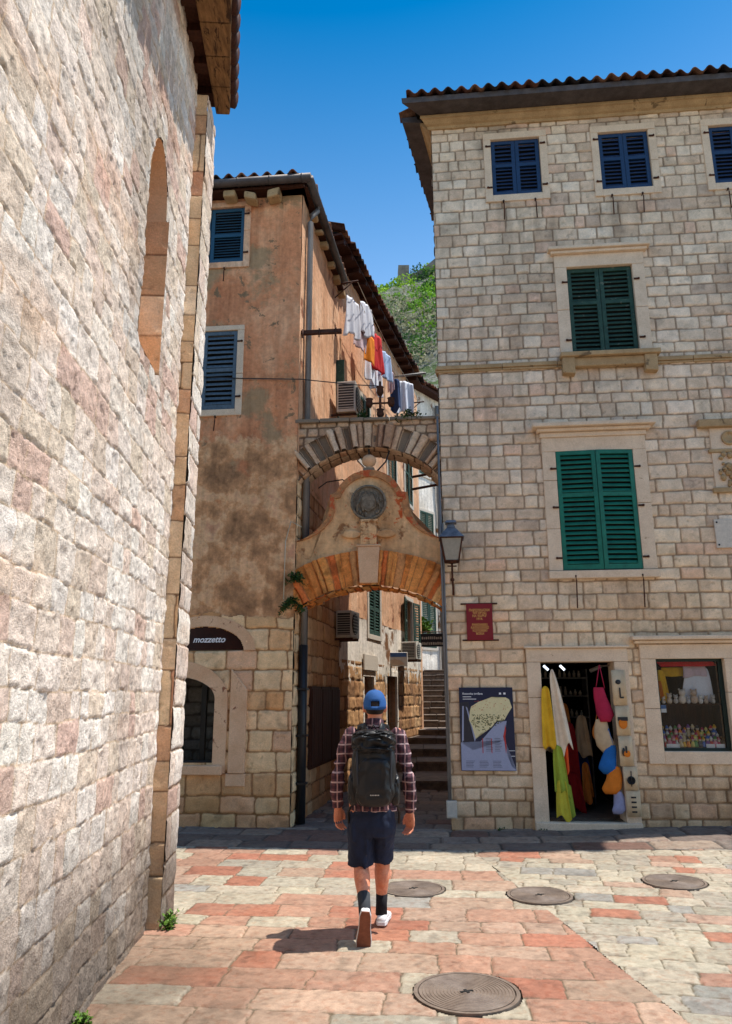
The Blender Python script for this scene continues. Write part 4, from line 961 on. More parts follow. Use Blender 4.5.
mb = MB(); mb.prism(ring4(.165, 3.635), ring4(.05, 3.78)); mb.prism(ring4(.055, 3.781), ring4(.035, 3.84)); mb.prism(ring4(.075, 3.842), ring4(.06, 3.875)); mb.build('lamp_cap', M['bluecap'], LN)
mb = MB(); mb.tube([c+Vector((0, 0, 3.31)), c+Vector((0, 0, 3.2)), FR(.10, .20, 3.10), FR(.11, .06, 3.02), FR(.11, .02, 2.92)], .014, 8)
mb.tube([c+Vector((-.06, 0, 3.27)), c+Vector((.06, 0, 3.27))], .01, 6); mb.ball(FR(.10, .2, 3.1), .028, 8, 6); mb.build('bracket', M['iron'], LN)
mb = MB(); mb.tube([FR(-.035, .02, 5.45), FR(-.03, .02, 2.6), FR(-.02, .03, .25)], .016, 8); mb.tube([FR(-.005, .035, 3.9), FR(.0, .035, .3)], .010, 8); tag(mb.build('cable_conduit', M['zinc']), 'thin grey conduit running down the corner of the right house', 'conduit')
e = empty('junction_box', FR(.0, .05, .14), 'small pale junction box low on the corner of the right house', 'junction box')
mb = MB(); mb.box(FR, -.06, .07, .02, .11, .16, .36); mb.build('box_body', M['marble'], e, bevel=.008); mb = MB(); mb.box(FR, -.05, .06, .111, .117, .175, .345); mb.build('box_lid', M['acw'], e, bevel=.002)

PQ = empty('plaque', FR(.44, .0, 2.32), 'deep red plaque with gold lettering above the map poster', 'sign')
mb = MB(); mb.box(FR, .27, .61, .03, .045, 2.325, 2.80); mb.build('panel', M['maroon'], PQ, bevel=.003)
mb = MB(); mb.box(FR, .20, .68, .008, .028, 2.79, 2.81); mb.box(FR, .21, .68, .008, .028, 2.315, 2.335); mb.build('mounting_bars', M['iron'], PQ)
for i, (tx, sz) in enumerate((('ПАРОХИЈСКИ', 1), ('ТРГОВАЦ', 1), ('НА УШЋУ', 1), ('1914.', 1), ('', 1), ('PAROHIJSKI', 1), ('RATNI SAVEZ', 1), ('KOTORSKI', 1), ('BOKA', 1))):
    if tx: font_mesh('lettering', tx, .043, FR(.44, .047, 2.70-i*.038), FR.U, FR.Z, M['gold'], PQ, .001, 'CENTER', squash=.9)

PO = empty('map_poster', FR(.48, .0, .72), 'navy blue town map poster beside the shop door', 'poster')
mb = MB(); mb.box(FR, .14, .82, .03, .045, .71, 1.725); mb.build('board', M['posternavy'], PO, bevel=.002)
def pz(x, y): return (.14+.68*(x-45)/550, 1.725-1.015*(y-90)/860)     # pixels of the enlarged poster
def pp(pts, n, mt, nm='print'):
    mb = MB(); q = [pz(*p) for p in pts]; bm = bmesh.new(); vs = [bm.verts.new(FR(u, n, z)) for u, z in q]; f = bm.faces.new(vs); bmesh.ops.triangulate(bm, faces=[f])
    bm.verts.index_update(); mb.v = [tuple(v.co) for v in bm.verts]; mb.f = [tuple(v.index for v in f.verts) for f in bm.faces]; mb.sm = [False]*len(mb.f); bm.free()
    return mb.build(nm, M[mt], PO)
pp([(50,250),(140,235),(190,560),(200,640),(150,660),(110,690),(55,665)], .0465, 'posterblack')
pp([(50,660),(100,680),(150,655),(200,665),(225,600),(170,740),(330,560),(430,450),(520,440),(500,560),(495,640),(515,800),(545,810),(550,900),(600,945),(50,945)], .047, 'postergrey')
pp([(75,285),(90,285),(78,640),(60,660)], .0475, 'postergrey'); pp([(110,290),(125,300),(160,450),(205,610),(190,660),(165,500)], .0475, 'postergrey')
pp([(165,290),(245,240),(330,215),(380,190),(420,205),(520,195),(555,215),(580,300),(540,360),(515,400),(500,430),(420,440),(370,500),(310,545),(250,570),(200,625),(170,500),(140,430),(150,340)], .048, 'postercream')
pp([(495,530),(505,470),(510,540),(500,600),(508,700),(500,780),(490,660),(478,600)], .0485, 'posterred')
for a in (265, 355): pp([(a,620),(a+8,620),(a+8,770),(a,770)], .0485, 'posterred')
for a in (90, 225, 360): pp([(a,845),(a+105,845),(a+105,925),(a,925)], .0485, 'posterblack' if 0 else 'postergrey')
mb = MB(); r = random.Random(8); mr = MB()
for i in range(230):
    x, y = r.uniform(150, 500), r.uniform(340, 540)
    if y > 620-(x-170)*.55 or (x < 200 and y > 480) or y < 370-(x-150)*.0: continue
    u, z = pz(x, y); s_ = r.uniform(.004, .008); mb.box(FR, u-s_, u+s_, .048, .0495, z-s_*.8, z+s_*.8)
for i in range(30):
    x = r.uniform(170, 540); u, z = pz(x, r.uniform(220, 330)); mr.box(FR, u-.004, u+.004, .048, .0493, z-.004, z+.004)
mb.build('town_blocks', M['posterdot'], PO, kind='stuff'); mr.build('map_marks', M['posterred'], PO)
mb = MB()
for x0 in (95, 230, 365):
    for k in range(5): (u0, z_), (u1, _) = pz(x0, 850+k*15), pz(x0+95, 0); mb.box(FR, u0, u1-r.uniform(0, .03), .0486, .0492, z_-.002, z_+.002)
for x0 in (300, 390):
    for k in range(9): (u0, z_), (u1, _) = pz(x0, 620+k*16), pz(x0+75, 0); mb.box(FR, u0, u1-r.uniform(0, .03), .0486, .0492, z_-.002, z_+.002)
mb.build('text_lines', M['posterblack'], PO)
font_mesh('lettering', 'Kotorska tvrđava', .036, FR(pz(80,0)[0], .047, pz(0,165)[1]), FR.U, FR.Z, M['posterwhite'], PO, .001)
mb = MB()
for y, x1 in ((188, 170), (212, 220)): (u0, z_), (u1, _) = pz(82, y), pz(x1, 0); mb.box(FR, u0, u1, .045, .0468, z_-.004, z_+.004)
for x in (455, 500): (u0, z_), (u1, _) = pz(x, 155), pz(x+22, 0); mb.box(FR, u0, u1, .045, .0468, z_-.012, z_+.012)
for y in (745, 800): (u0, z_), (u1, _) = pz(520, y), pz(590, 0); mb.box(FR, u0, u1, .045, .0468, z_-.003, z_+.003)
mb.build('small_print', M['posterwhite'], PO)

RL = empty('stone_relief', FR(3.9, .0, 3.9), 'carved stone relief panel with a weathered figure at the right edge', 'relief')
mb = MB(); mb.box(FR, 3.47, 4.5, -.02, .10, 5.13, 5.24); mb.box(FR, 3.58, 4.4, -.02, .05, 4.78, 4.83); mb.box(FR, 3.58, 4.4, -.02, .06, 4.22, 4.29); mb.build('ledges', M['trim_ochre'], RL, bevel=.01)
mb = MB(); mb.box(FR, 3.62, 4.35, -.02, .035, 4.83, 5.13); mb.box(FR, 3.62, 4.35, -.02, .03, 4.29, 4.78); mb.build('panel', M['trim'], RL, bevel=.006)
mb = MB(); mb.lathe(FR(3.86, .035, 4.98), [(.10, 0), (.10, .02), (.075, .03), (.07, .01), (.03, .015), (0, .02)], 20, FR.N); r = random.Random(5)
for i in range(24): mb.ball(FR(3.80+r.gauss(0, .06), .04, 4.53+r.gauss(0, .09)), (r.uniform(.02, .045), .035, r.uniform(.02, .05)), 8, 5)
mb.build('carving', M['trim_ochre'], RL)
e = empty('stone_tablet', FR(3.8, 0, 3.47), 'blank pale marble tablet below the carved relief', 'tablet')
mb = MB(); mb.box(FR, 3.54, 4.2, .01, .04, 3.48, 3.86); mb.build('tablet_slab', M['marble'], e, bevel=.004)
for z in (3.52, 3.82): mb = MB(); mb.ball(FR(3.57, .042, z), .013, 8, 5); mb.build('bolt', M['blackm'], e)

# manholes
for i, (x, y, rad) in enumerate(manholes):
    lb_ = ['large round cast iron cover in the foreground', 'round cover in the middle distance right of the walker', 'round cover farthest to the right', 'round cover beside the feet of the walker'][i]
    z = gz(x, y); e = empty('manhole_cover', (x, y, z), lb_, 'manhole cover', 'manhole covers in the paving')
    mb = MB(); mb.lathe((x, y, z-.02), [(rad+.0, 0), (rad+.0, .034), (rad-.022, .034), (rad-.024, .02), (0, .02)], 48, smooth=False); mb.build('cover_frame', M['cast'], e)
    mb = MB(); pr = []; q = rad-.03; mb_r = []
    pr = [(q, 0)]; hh = .014
    while q > .05: pr += [(q, hh), (q-.010, hh), (q-.012, hh-.003), (q-.018, hh-.003)]; q -= .020
    pr += [(.03, hh), (0, hh)]; mb.lathe((x, y, z), pr, 48, smooth=False); mb.build('cover_plate', M['cast'], e)
    mb = MB(); mb.box(Fr((x, y, z), 20, 1), -.04, .04, -.008, .008, .014, .017); mb.box(Fr((x, y, z), 110, 1), -.025, .025, -.008, .008, .014, .0175); mb.build('lifting_slot', M['dark'], e)

# air conditioners
def aircon(F, u, n, z, w_, h_, d_, label, swing=0):
    c = F(u, n, z); e = empty('air_conditioner', c, label, 'air conditioner', 'air conditioners in the alley')
    G = Fr(c, 0); a = math.degrees(math.atan2(F.U.y, F.U.x))+swing; G = Fr(c, a)
    mb = MB(); mb.box(G, -w_/2, w_/2, -d_/2, d_/2, 0, h_); mb.build('casing', M['acw'], e, bevel=.015)
    mb = MB(); mb.lathe(G(-.08*w_, d_/2, h_*.52), [(h_*.40, 0), (h_*.40, .012), (h_*.36, .016), (0, .016)], 24, G.N)
    mb.box(G, -w_/2-.006, -w_/2, -d_*.4, d_*.4, h_*.1, h_*.9); mb.build('fan_grille', M['acd'], e)
    mb = MB()
    for k in range(9): mb.box(G, -w_/2-.012, -w_/2-.006, -d_*.4, d_*.4, h_*(.12+.085*k), h_*(.14+.085*k))
    for k in range(7): mb.box(G, -w_*.42, w_*.27, d_/2+.017, d_/2+.022, h_*(.15+.115*k), h_*(.165+.115*k))
    mb.build('louvres', M['acw'], e)
    for q in (-w_*.35, w_*.35): mb = MB(); mb.box(G, q-.015, q+.015, -d_/2-.15, d_/2, -.04, -.002); mb.build('bracket', M['iron'], e)
    return e
aircon(SM, 2.45, .30, 6.45, .55, .58, .34, 'white air conditioner on the alley wall above the upper arch', 0)
aircon(SM, 2.95, .20, 2.58, .50, .46, .28, 'dusty air conditioner behind the left spring of the lower arch', -6)
aircon(S2, 4.75, .25, 2.42, .62, .40, .36, 'dark sided air conditioner under the open green shutters', 0)

e = empty('projecting_sign', (.6, 16.6, 2.2), 'blue and white signboard sticking out over the dark alley doorway', 'sign')
F_ = Fr((.33, 16.6, 0), -6); mb = MB(); mb.box(F_, 0, .58, -.05, .05, 2.24, 2.54); mb.build('panel', M['slat_w'], e, bevel=.01)
mb = MB(); mb.box(F_, .05, .56, .051, .056, 2.44, 2.53); M['signblue'] = m_plain('faded blue paint', lin(70,112,170), .5); mb.build('blue_stripe', M['signblue'], e)
mb = MB(); mb.poly(F_, [(.06, 2.27), (.30, 2.25), (.52, 2.28), (.44, 2.36), (.3, 2.39), (.14, 2.36)], .051, .056); mb.build('sign_picture', M['trim'], e)
e = empty('wall_plaque', S2(1.9, 0, 2.08), 'plain grey plaque on the whitewashed alley wall', 'plaque')
mb = MB(); mb.box(S2, 1.45, 2.45, .03, .06, 2.10, 2.40); mb.build('plate', M['marble'], e, bevel=.005)
e = empty('hanging_sign', (1.7, 19.5, 2.85), 'dark board sign with pale lettering hanging across the alley before the stairs', 'sign')
F_ = Fr((1.40, 19.5, 0), -6); mb = MB(); mb.box(F_, 0, .62, -.03, .03, 2.84, 3.18); mb.build('board', M['blackm'], e, bevel=.01)
mb = MB(); mb.tube([F_(-.3, 0, 3.22), F_(.7, 0, 3.22)], .015, 6); mb.build('bracket', M['iron'], e)
mb = MB(); r = random.Random(3)
for row_ in (2.92, 3.06):
    x = .05
    while x < .56: w_ = r.uniform(.02, .045); mb.box(F_, x, x+w_, .031, .035, row_-.03, row_+.04*r.uniform(.6, 1)); x += w_+.018
mb.build('lettering', M['marble'], e)

# laundry on lines along the second alley house
AN = .62
for t_, lbl in ((-.6, 'near iron arm that carries the washing lines'), (5.5, 'far iron arm that carries the washing lines')):
    zt = 9.15
    e = empty('laundry_arm', S2(t_, 0, zt), lbl, 'bracket', 'arms for the washing lines'); mb = MB()
    mb.tube([S2(t_, 0, zt), S2(t_, .55, zt)], .018, 6); mb.tube([S2(t_, 0, zt-.35), S2(t_, .45, zt)], .012, 6); mb.build('arm', M['iron'], e)
for k, nn in enumerate((.28, .40, .53)):
    mb = MB(); mb.tube([S2(-.6+(6.1)*i/10, nn, 9.16-.25*sin(pi*i/10)) for i in range(11)], .006, 5); tag(mb.build('washing_line', M['cord']), ['washing line nearest the wall', 'middle washing line with the clothes', 'outer washing line farthest from the wall'][k], 'washing line', 'washing lines along the alley house')
def garment(P, U, w_, h_, mat, label, seed=0, top=.8, name='hanging_cloth', cat='cloth', group=None, fold=.03, waves=3, sleeves=False, thick=.006, shear=0, Nn=None):
    'a cloth hung from its upper edge, folds running down it'
    r = random.Random(seed); U = Vector(U).normalized(); Nn = Vector(Nn) if Nn is not None else U.cross(Vector((0, 0, 1))).normalized()
    nx, nz_ = 18, 16; vs = []; ph = r.uniform(0, 6); wv = waves*r.uniform(.4, .8)
    for j in range(nz_+1):
        t = j/nz_
        for i in range(nx+1):
            s_ = i/nx-.5; ww = w_*(top+(1-top)*t**.6)
            if sleeves and t < .28: ww = w_*(1.0+.45*(1-t/.28*.4)) if True else ww
            x = s_*ww+shear*h_*t+.04*w_*sin(2.2*t+ph); f = fold*(.4+.6*t)*(sin(ph+wv*2*pi*s_+.8*sin(3*t+ph))+.5*sin(ph*2+wv*3.7*pi*s_-2*t)); z = -h_*t+.07*h_*sin(ph+4*s_)*t+.05*h_*sin(ph*3+9*s_)*t-(.05*h_*abs(s_*2)**2*(1-t) if top < 1 else 0)
            vs.append(Vector(P)+U*x+Nn*f+Vector((0, 0, z)))
    mb = MB(); mb.add(vs, [(j*(nx+1)+i, j*(nx+1)+i+1, (j+1)*(nx+1)+i+1, (j+1)*(nx+1)+i) for j in range(nz_) for i in range(nx)], True)
    o = mb.build(name, mat, None, fix=False, solid=thick); tag(o, label, cat, group); return o
WL = 'washing on the lines above the alley'
wash = [(-.3, 9.0, .42, .78, 'white', 'long white towel nearest on the washing line'), (.42, 9.25, .40, .65, 'white', 'white shirt hung second on the line'),
        (.22, 8.75, .40, .55, 'pink', 'pinkish white sheet behind the two nearest pieces of washing'), (.63, 8.68, .34, .60, 'orange', 'orange cloth on the washing line'),
        (1.02, 9.18, .34, .52, 'pink', 'pale pink cloth above the orange one'), (1.25, 8.98, .42, .75, 'red', 'red garment on the washing line'),
        (1.0, 8.35, .36, .5, 'white', 'white cloth hanging low under the orange one'), (1.85, 8.88, .46, .62, 'lightblue', 'light blue shirt after the red garment'),
        (1.45, 8.35, .40, .55, 'white', 'small white cloth hanging under the red garment')]
cm = {'orange': cloth_m('orange cotton', (238,140,30)), 'red': cloth_m('red cotton', (206,40,44)), 'pink': cloth_m('pale pink cotton', (214,190,196)), 'lightblue': cloth_m('light blue cotton', (176,196,226)), 'white': M['white'], 'denim': cloth_m('denim', (48,66,104))}
for i, (t_, z_, w_, h_, c_, l_) in enumerate(wash): garment(S2(t_, .42 if i % 2 else .33, z_), S2.U+S2.N*.25, w_*1.35, h_*1.05, cm[c_], l_, i+1, .75, 'hanging_laundry', 'laundry', WL)
# second line nearer the arch
e = empty('laundry_arm', S2(3.5, 0, 9.0), 'lower arm with a grey rail right over the arch plants', 'bracket', 'arms for the washing lines'); mb = MB(); mb.tube([S2(3.5, 0, 9.03), S2(3.5, 1.0, 9.03)], .028, 6); mb.build('arm', M['zinc'], e)
garment(S2(3.7, .42, 8.98), S2.N+S2.U*.8, .48, .85, M['white'], 'big white sheet hanging low over the arch', 21, .9, 'hanging_laundry', 'laundry', WL)
garment(S2(3.1, .34, 8.8), S2.N+S2.U*.5, .26, .8, cm['denim'], 'dark blue trousers beside the big white sheet', 22, .9, 'hanging_laundry', 'laundry', WL)
garment(S2(2.7, .34, 8.8), S2.N+S2.U*.5, .16, .5, cm['pink'], 'small pinkish cloth left of the dark blue trousers', 23, .9, 'hanging_laundry', 'laundry', WL)
# horizontal timber arm at the corner of the plastered house
e = empty('wall_bracket', FR(-2.04, 0, 6.9), 'dark iron arm sticking out of the corner of the plastered house', 'bracket')
mb = MB(); mb.box(FR, -2.1, -1.42, -.12, -.06, 6.88, 6.94); mb.build('arm', M['iron'], e)
for x in (-2.0, -1.75, -1.5): mb = MB(); mb.tube([FR(x, -.05, 6.95), FR(x, -.03, 6.80)], .01, 6); mb.build('hook', M['iron'], e)
# weathered iron stand on the upper arch
e = empty('iron_finial', FR(-.86, -.2, 5.49), 'rusty iron finial standing on the upper arch between the plants', 'finial')
mb = MB(); mb.tube([FR(-.86, -.2, 5.49), FR(-.86, -.2, 6.12)], .018, 6); mb.tube([FR(-1.02, -.2, 5.78), FR(-.70, -.2, 5.78)], .014, 6)
mb.build('rod', M['iron'], e)
for x, z in ((-1.02, 5.72), (-.70, 5.72), (-.86, 5.55), (-.86, 5.90)): mb = MB(); mb.lathe(FR(x, -.2, z), [(.03, 0), (.055, .05), (.045, .11), (.06, .13), (0, .13)], 10); mb.build('pot', M['iron'], e)
# cables
mb = MB(); P_ = [FR(-4.2, .05, 6.28), FR(-2.9, .04, 6.16), FR(-2.0, .05, 6.10), FR(-1.2, -.1, 6.04), FR(-.87, -.2, 6.05)]; mb.tube(P_, .008, 5); tag(mb.build('cable', M['cable']), 'thin cable crossing the plaster at second floor height', 'cable')
mb = MB(); mb.tube([SM(1.2, .05, 4.8), FR(-1.7, -.6, 4.72), FR(-1.45, -.5, 4.72), FR(-1.25, -.4, 4.6)], .010, 5); tag(mb.build('cable', M['cable']), 'drooping cable inside the upper arch on the left', 'cable')
mb = MB(); mb.tube([FR(-.72, -.1, 5.03), FR(-.78, -.1, 4.85), FR(-.90, -.1, 4.72)], .012, 5); tag(mb.build('cable', M['cable']), 'short curved cable from the upper arch to the gable top', 'cable')
mb = MB(); mb.tube([FR(-1.02, -.1, 5.08), FR(-1.02, -.1, 4.96)], .014, 5); tag(mb.build('iron_rod', M['cable']), 'short iron rod between the upper arch and the ball finial', 'rod')
mb = MB(); mb.tube([FR(-2.18, .03, 2.9), FR(-2.17, .03, 3.7), FR(-2.1, .03, 3.98), FR(-1.95, .02, 3.9)], .008, 5); tag(mb.build('cable', M['cord']), 'pale thin cable curling over the left shoulder of the gable', 'cable')
for z in (4.62, 4.38): mb = MB(); mb.tube([FR(-.52, -3.5, z+1.0), FR(.1, -3.5, z+1.1)], .025, 6); tag(mb.build('iron_rail', M['iron']), ['upper of two iron bars seen through the upper arch', 'lower of two iron bars seen through the upper arch'][z < 4.5], 'iron bar', 'iron bars across the alley')

# ------------------------------------------------------------------ the shop
r = random.Random(12)
cl = {k: cloth_m(k, v) for k, v in {'yellow cloth': (216,168,40), 'cream cloth': (226,206,180), 'tan cloth': (206,150,86), 'orange red cloth': (226,84,34), 'lime cloth': (150,164,56), 'olive yellow cloth': (196,180,56),
      'magenta cloth': (168,34,66), 'sky blue cloth': (30,96,164), 'vivid orange cloth': (212,118,34), 'lilac grey cloth': (150,150,180), 'dark red cloth': (150,24,28), 'blue cloth': (30,60,130), 'beige cloth': (190,164,130), 'brown orange cloth': (200,120,50)}.items()}
SG = 'cloths hanging at the shop door'
U_, N_ = FR.U, FR.N
for (u, n, z, w_, h_, c_, l_, sh, tp) in ((1.235, .07, 1.74, .17, .72, 'yellow cloth', 'yellow cloth on the left door jamb', .0, .5), (1.33, .04, 1.95, .20, 1.0, 'cream cloth', 'long cream scarf at the left side of the shop door', .10, .25),
      (1.42, -.1, 1.62, .10, .42, 'tan cloth', 'tan cloth behind the cream scarf', .06, .6), (1.42, .0, 1.02, .12, .34, 'orange red cloth', 'orange red cloth below the cream scarf', -.02, .9),
      (1.33, .05, 1.02, .19, .58, 'lime cloth', 'lime green cloth at the left of the doorway', .08, .5), (1.36, .05, .62, .18, .46, 'olive yellow cloth', 'olive yellow cloth hanging lowest on the left', .03, .5), (1.45, -.05, .55, .12, .36, 'lime cloth', 'darker lime cloth beside the olive yellow one', .05, .6)):
    garment(FR(u, n, z), U_, w_, h_, cl[c_], l_, int(u*1000+z*10), tp, 'hanging_cloth', 'cloth', SG, .018, 2, shear=sh)
def bag(u, n, z, w_, h_, mat, label, strap=.3, sd=1):
    e = empty('hanging_bag', FR(u, n, z), label, 'bag', 'bags hanging at the shop door'); rr_ = random.Random(sd); mb = MB(); c = FR(u, n, z+h_/2); vs = []; sg, rg = 16, 10
    for i in range(rg+1):
        t = i/rg; zz = z+h_*t; ww = w_/2*(1-.45*t**1.5)*(.55+.45*min(1, t*5)); dd = .05*(1-.6*t)*(.4+.6*min(1, t*5))
        for k in range(sg): a = 2*pi*k/sg; f = 1+.12*sin(3*a+5*t+sd); vs.append(FR(u+ww*cos(a)*f+.03*sin(3*t+sd), n+dd*sin(a)*f, zz))
    mb.add(vs, [(i*sg+k, i*sg+(k+1) % sg, (i+1)*sg+(k+1) % sg, (i+1)*sg+k) for i in range(rg) for k in range(sg)]+[tuple(range(sg))], True); mb.build('bag_body', mat, e)
    mb = MB()
    for d in (-.25, .25): mb.tube([FR(u+w_*d, n, z+h_*.97), FR(u+.01, n, z+h_+strap)], .006, 5)
    mb.build('strap', mat, e)
bag(1.92, .02, 1.30, .22, .42, cl['magenta cloth'], 'magenta bag at the right side of the shop door', .28, 1)
bag(1.93, .0, .93, .24, .40, cl['beige cloth'], 'beige bag below the magenta one', .2, 2); bag(1.88, -.06, 1.06, .12, .24, cl['brown orange cloth'], 'brown orange bag between the magenta and beige bags', .2, 3)
bag(1.97, .02, .68, .22, .34, cl['sky blue cloth'], 'bright blue bag hanging in the middle of the right side', .2, 4)
bag(1.98, .03, .45, .24, .32, cl['vivid orange cloth'], 'bright orange bag hanging under the blue one', .2, 5); bag(2.02, .02, .22, .18, .26, cl['lilac grey cloth'], 'lilac grey bag hanging lowest on the right', .2, 6)
e = empty('printed_towels', FR(2.16, .06, .2), 'long pale banner of printed tea towels on the right door jamb', 'tea towels')
for k, (z0_, z1_, du) in enumerate(((1.50, 1.93, 0), (1.14, 1.49, .01), (.78, 1.13, .02), (.50, .77, .05), (.20, .49, .06))):
    u = 2.14+du; mb = MB(); nn_ = 8
    vs = [FR(u-.085+.17*i/nn_, .075+.010*sin(i*.9+k), z) for z in (z0_, (z0_+z1_)/2, z1_) for i in range(nn_+1)]
    mb.add(vs, [(j*(nn_+1)+i, j*(nn_+1)+i+1, (j+1)*(nn_+1)+i+1, (j+1)*(nn_+1)+i) for j in range(2) for i in range(nn_)], True); o = mb.build('towel', cloth_m('unbleached linen', (204,180,146)), e, fix=False, solid=.004)
    mb = MB(); zc = (z0_+z1_)/2; m2 = MB()
    if k == 0: mb.ball(FR(u-.01, .088, zc+.07), (.035, .004, .03), 8, 6); mb.box(FR, u-.005, u+.012, .087, .091, zc-.12, zc-.0); mb.box(FR, u, u+.045, .087, .091, zc-.13, zc-.11)
    elif k == 1: m2.ball(FR(u, .088, zc-.03), (.055, .004, .07), 10, 6); mb.box(FR, u-.06, u+.06, .089, .093, zc-.0, zc+.045)
    elif k == 2: m2.ball(FR(u+.01, .088, zc-.03), (.045, .004, .04), 10, 6); mb.box(FR, u-.01, u+.012, .089, .093, zc-.02, zc+.06); mb.ball(FR(u-.03, .089, zc-.01), (.02, .004, .05), 8, 5)
    elif k == 3: mb.tube([FR(u, .09, zc-.09), FR(u+.005, .09, zc+.09)], .006, 5); mb.lathe(FR(u, .088, zc-.02), [(.05, 0), (.05, .004), (.038, .004), (.038, 0)], 14, N_)
    else:
        for q in range(4): mb.box(FR, u-.03, u+.03, .087, .091, zc-.10+q*.055, zc-.08+q*.055)
    mb.build('printed_motif', M['blackm'], o); m2.build('orange_motif', cl['vivid orange cloth'], o)
for i, (u, n, z, w_, h_, c_, l_) in enumerate(((1.58, -.9, 1.52, .26, .5, 'brown orange cloth', 'tan dress on a hanger deep in the shop doorway'), (1.58, -.75, 1.28, .36, .75, 'dark red cloth', 'dark red dress hanging inside the shop'), (1.82, -.85, 1.36, .22, .52, 'beige cloth', 'beige top hanging right of the dark red dress'),
        (1.72, -1.0, 1.05, .40, .6, 'blue cloth', 'blue cloth behind the dark red dress'), (1.60, -.7, .62, .36, .45, 'dark red cloth', 'lower dark red garment inside the shop'), (1.40, -.9, 1.35, .20, .5, 'beige cloth', 'beige top hanging left of the dark red dress'), (1.82, -.8, .75, .16, .5, 'brown orange cloth', 'narrow brown cloth low inside the shop'))):
    garment(FR(u, n, z), U_, w_, h_, cl[c_], l_, i+40, .45, 'hanging_garment', 'garment', 'garments inside the shop')
e = empty('shop_shelf', FR(1.6, -1.6, .125), 'rack of small goods at the back of the shop doorway', 'shelf rack'); mb = MB()
for z in (1.0, 1.3, 1.6, 1.86): mb.box(FR, 1.22, 2.05, -1.9, -1.55, z, z+.02)
for u in (1.21, 2.05): mb.box(FR, u, u+.02, -1.9, -1.55, .125, 2.0)
mb.build('shelf_boards', M['zinc'], e)
mb = MB()
for z in (1.02, 1.32, 1.62, 1.88):
    for k in range(11): h_ = r.uniform(.06, .13); u = 1.26+k*.07; mb.lathe(FR(u, -1.6, z), [(.018, 0), (.024, h_*.5), (.012, h_*.8), (.014, h_), (0, h_)], 6)
g_ = mb.build('small_goods', M['marble'], e); g_['kind'] = 'stuff'
e = empty('shop_lamps', FR(1.5, -1.2, 2.3), 'two small lit lamps under the shop ceiling seen at the top of the door', 'lamp')
for u, c_ in ((1.33, (.75, .85, 1)), (1.55, (.8, .9, 1))):
    mb = MB(); mb.tube([FR(u, -.7, 2.02), FR(u+.06, -.7, 1.96)], .016, 8); mb.build('lamp_tube', m_emit('lit lamp tube', c_, 1.6), e)
e = empty('shop_spotlight', FR(2.0, -.3, 1.95), 'dark spotlight fixed inside the top right of the shop door', 'spotlight'); mb = MB(); mb.tube([FR(1.86, -.25, 1.93), FR(2.0, -.2, 1.99)], .025, 8); mb.tube([FR(2.0, -.2, 1.99), FR(2.1, -.2, 2.0)], .010, 6); mb.build('spotlight_body', M['zinc'], e)

# souvenirs in the shop window
SV = 'souvenirs in the shop window'
cols = [(214,60,60), (240,190,50), (60,110,190), (230,230,225), (90,150,80), (220,140,160), (240,140,50), (140,90,160), (210,190,150), (60,60,70), (190,40,90), (230,220,120)]
names = ['red', 'yellow', 'blue', 'white', 'green', 'pink', 'orange', 'violet', 'beige', 'black', 'crimson', 'pale yellow']
def figurine(mat, hat, scale):
    e = empty('souvenir_figurine', (0, 0, 0), 'x', 'figurine', SV); mb = MB(); mb.lathe((0, 0, 0), [(.024*scale, 0), (.026*scale, .012*scale), (.018*scale, .05*scale), (.010*scale, .062*scale)], 10); mb.build('body', mat, e)
    mb = MB(); mb.ball((0, 0, .076*scale), .017*scale, 8, 6); mb.build('head', M['marble'], e); mb = MB(); mb.lathe((0, 0, .082*scale), [(.022*scale, 0), (.018*scale, .008*scale), (.006*scale, .03*scale), (0, .032*scale)], 8); mb.build('hat', hat, e); return e
sm = [m_plain(names[i]+' glaze', lin(*cols[i], .9), .35) for i in range(12)]
n_ = 0; seen = {}
fig0 = [figurine(sm[i], sm[(i*5+3) % 12], 1.0) for i in range(12)]
first = set()
for row_, (n0_, z0_, cnt) in enumerate(((-.135, .992, 15), (-.175, 1.055, 14), (-.225, 1.115, 13))):
    for k in range(cnt):
        ci = (k*5+row_*7) % 12; u = SW[0]+.07+k*(.70/cnt)+r.uniform(-.008, .008); sc_ = r.uniform(.9, 1.35)
        src = fig0[ci]
        if ci in first:
            o = src.copy(); COL.objects.link(o)
            for ch in src.children: c2 = ch.copy(); COL.objects.link(c2); c2.parent = o
        else: o = src; first.add(ci)
        o.location = FR(u, n0_+.0, z0_); o.scale = (sc_,)*3
        wh = ['front', 'middle', 'back'][row_]; seen.setdefault((row_, ci), []).append(o)
        sd = 'left' if k < cnt/3 else ('central' if k < 2*cnt/3 else 'right')
        o['label'] = f'{names[ci]} figurine with {names[(ci*5+3) % 12]} hat in the {wh} row, {sd} part of the lower shelf'
mb = MB(); mb.box(FR, SW[0]+.0, SW[1]-.0, -.20, -.155, .952, 1.052); mb.box(FR, SW[0], SW[1], -.29, -.201, .952, 1.112); tag(mb.build('display_step', M['wood']), 'stepped wooden stand under the figurines in the shop window', 'display stand')
for k, (ua, ub) in enumerate(((2.70, 2.86), (3.18, 3.28), (3.30, 3.40))): mb = MB(); mb.box(FR, ua, ub, -.105, -.098, .985, 1.03); tag(mb.build('price_card', M['posterwhite']), ['widest blank card at the left below the figurines', 'middle small blank card below the figurines', 'rightmost small blank card below the figurines'][k], 'card', 'cards at the bottom of the shop window')
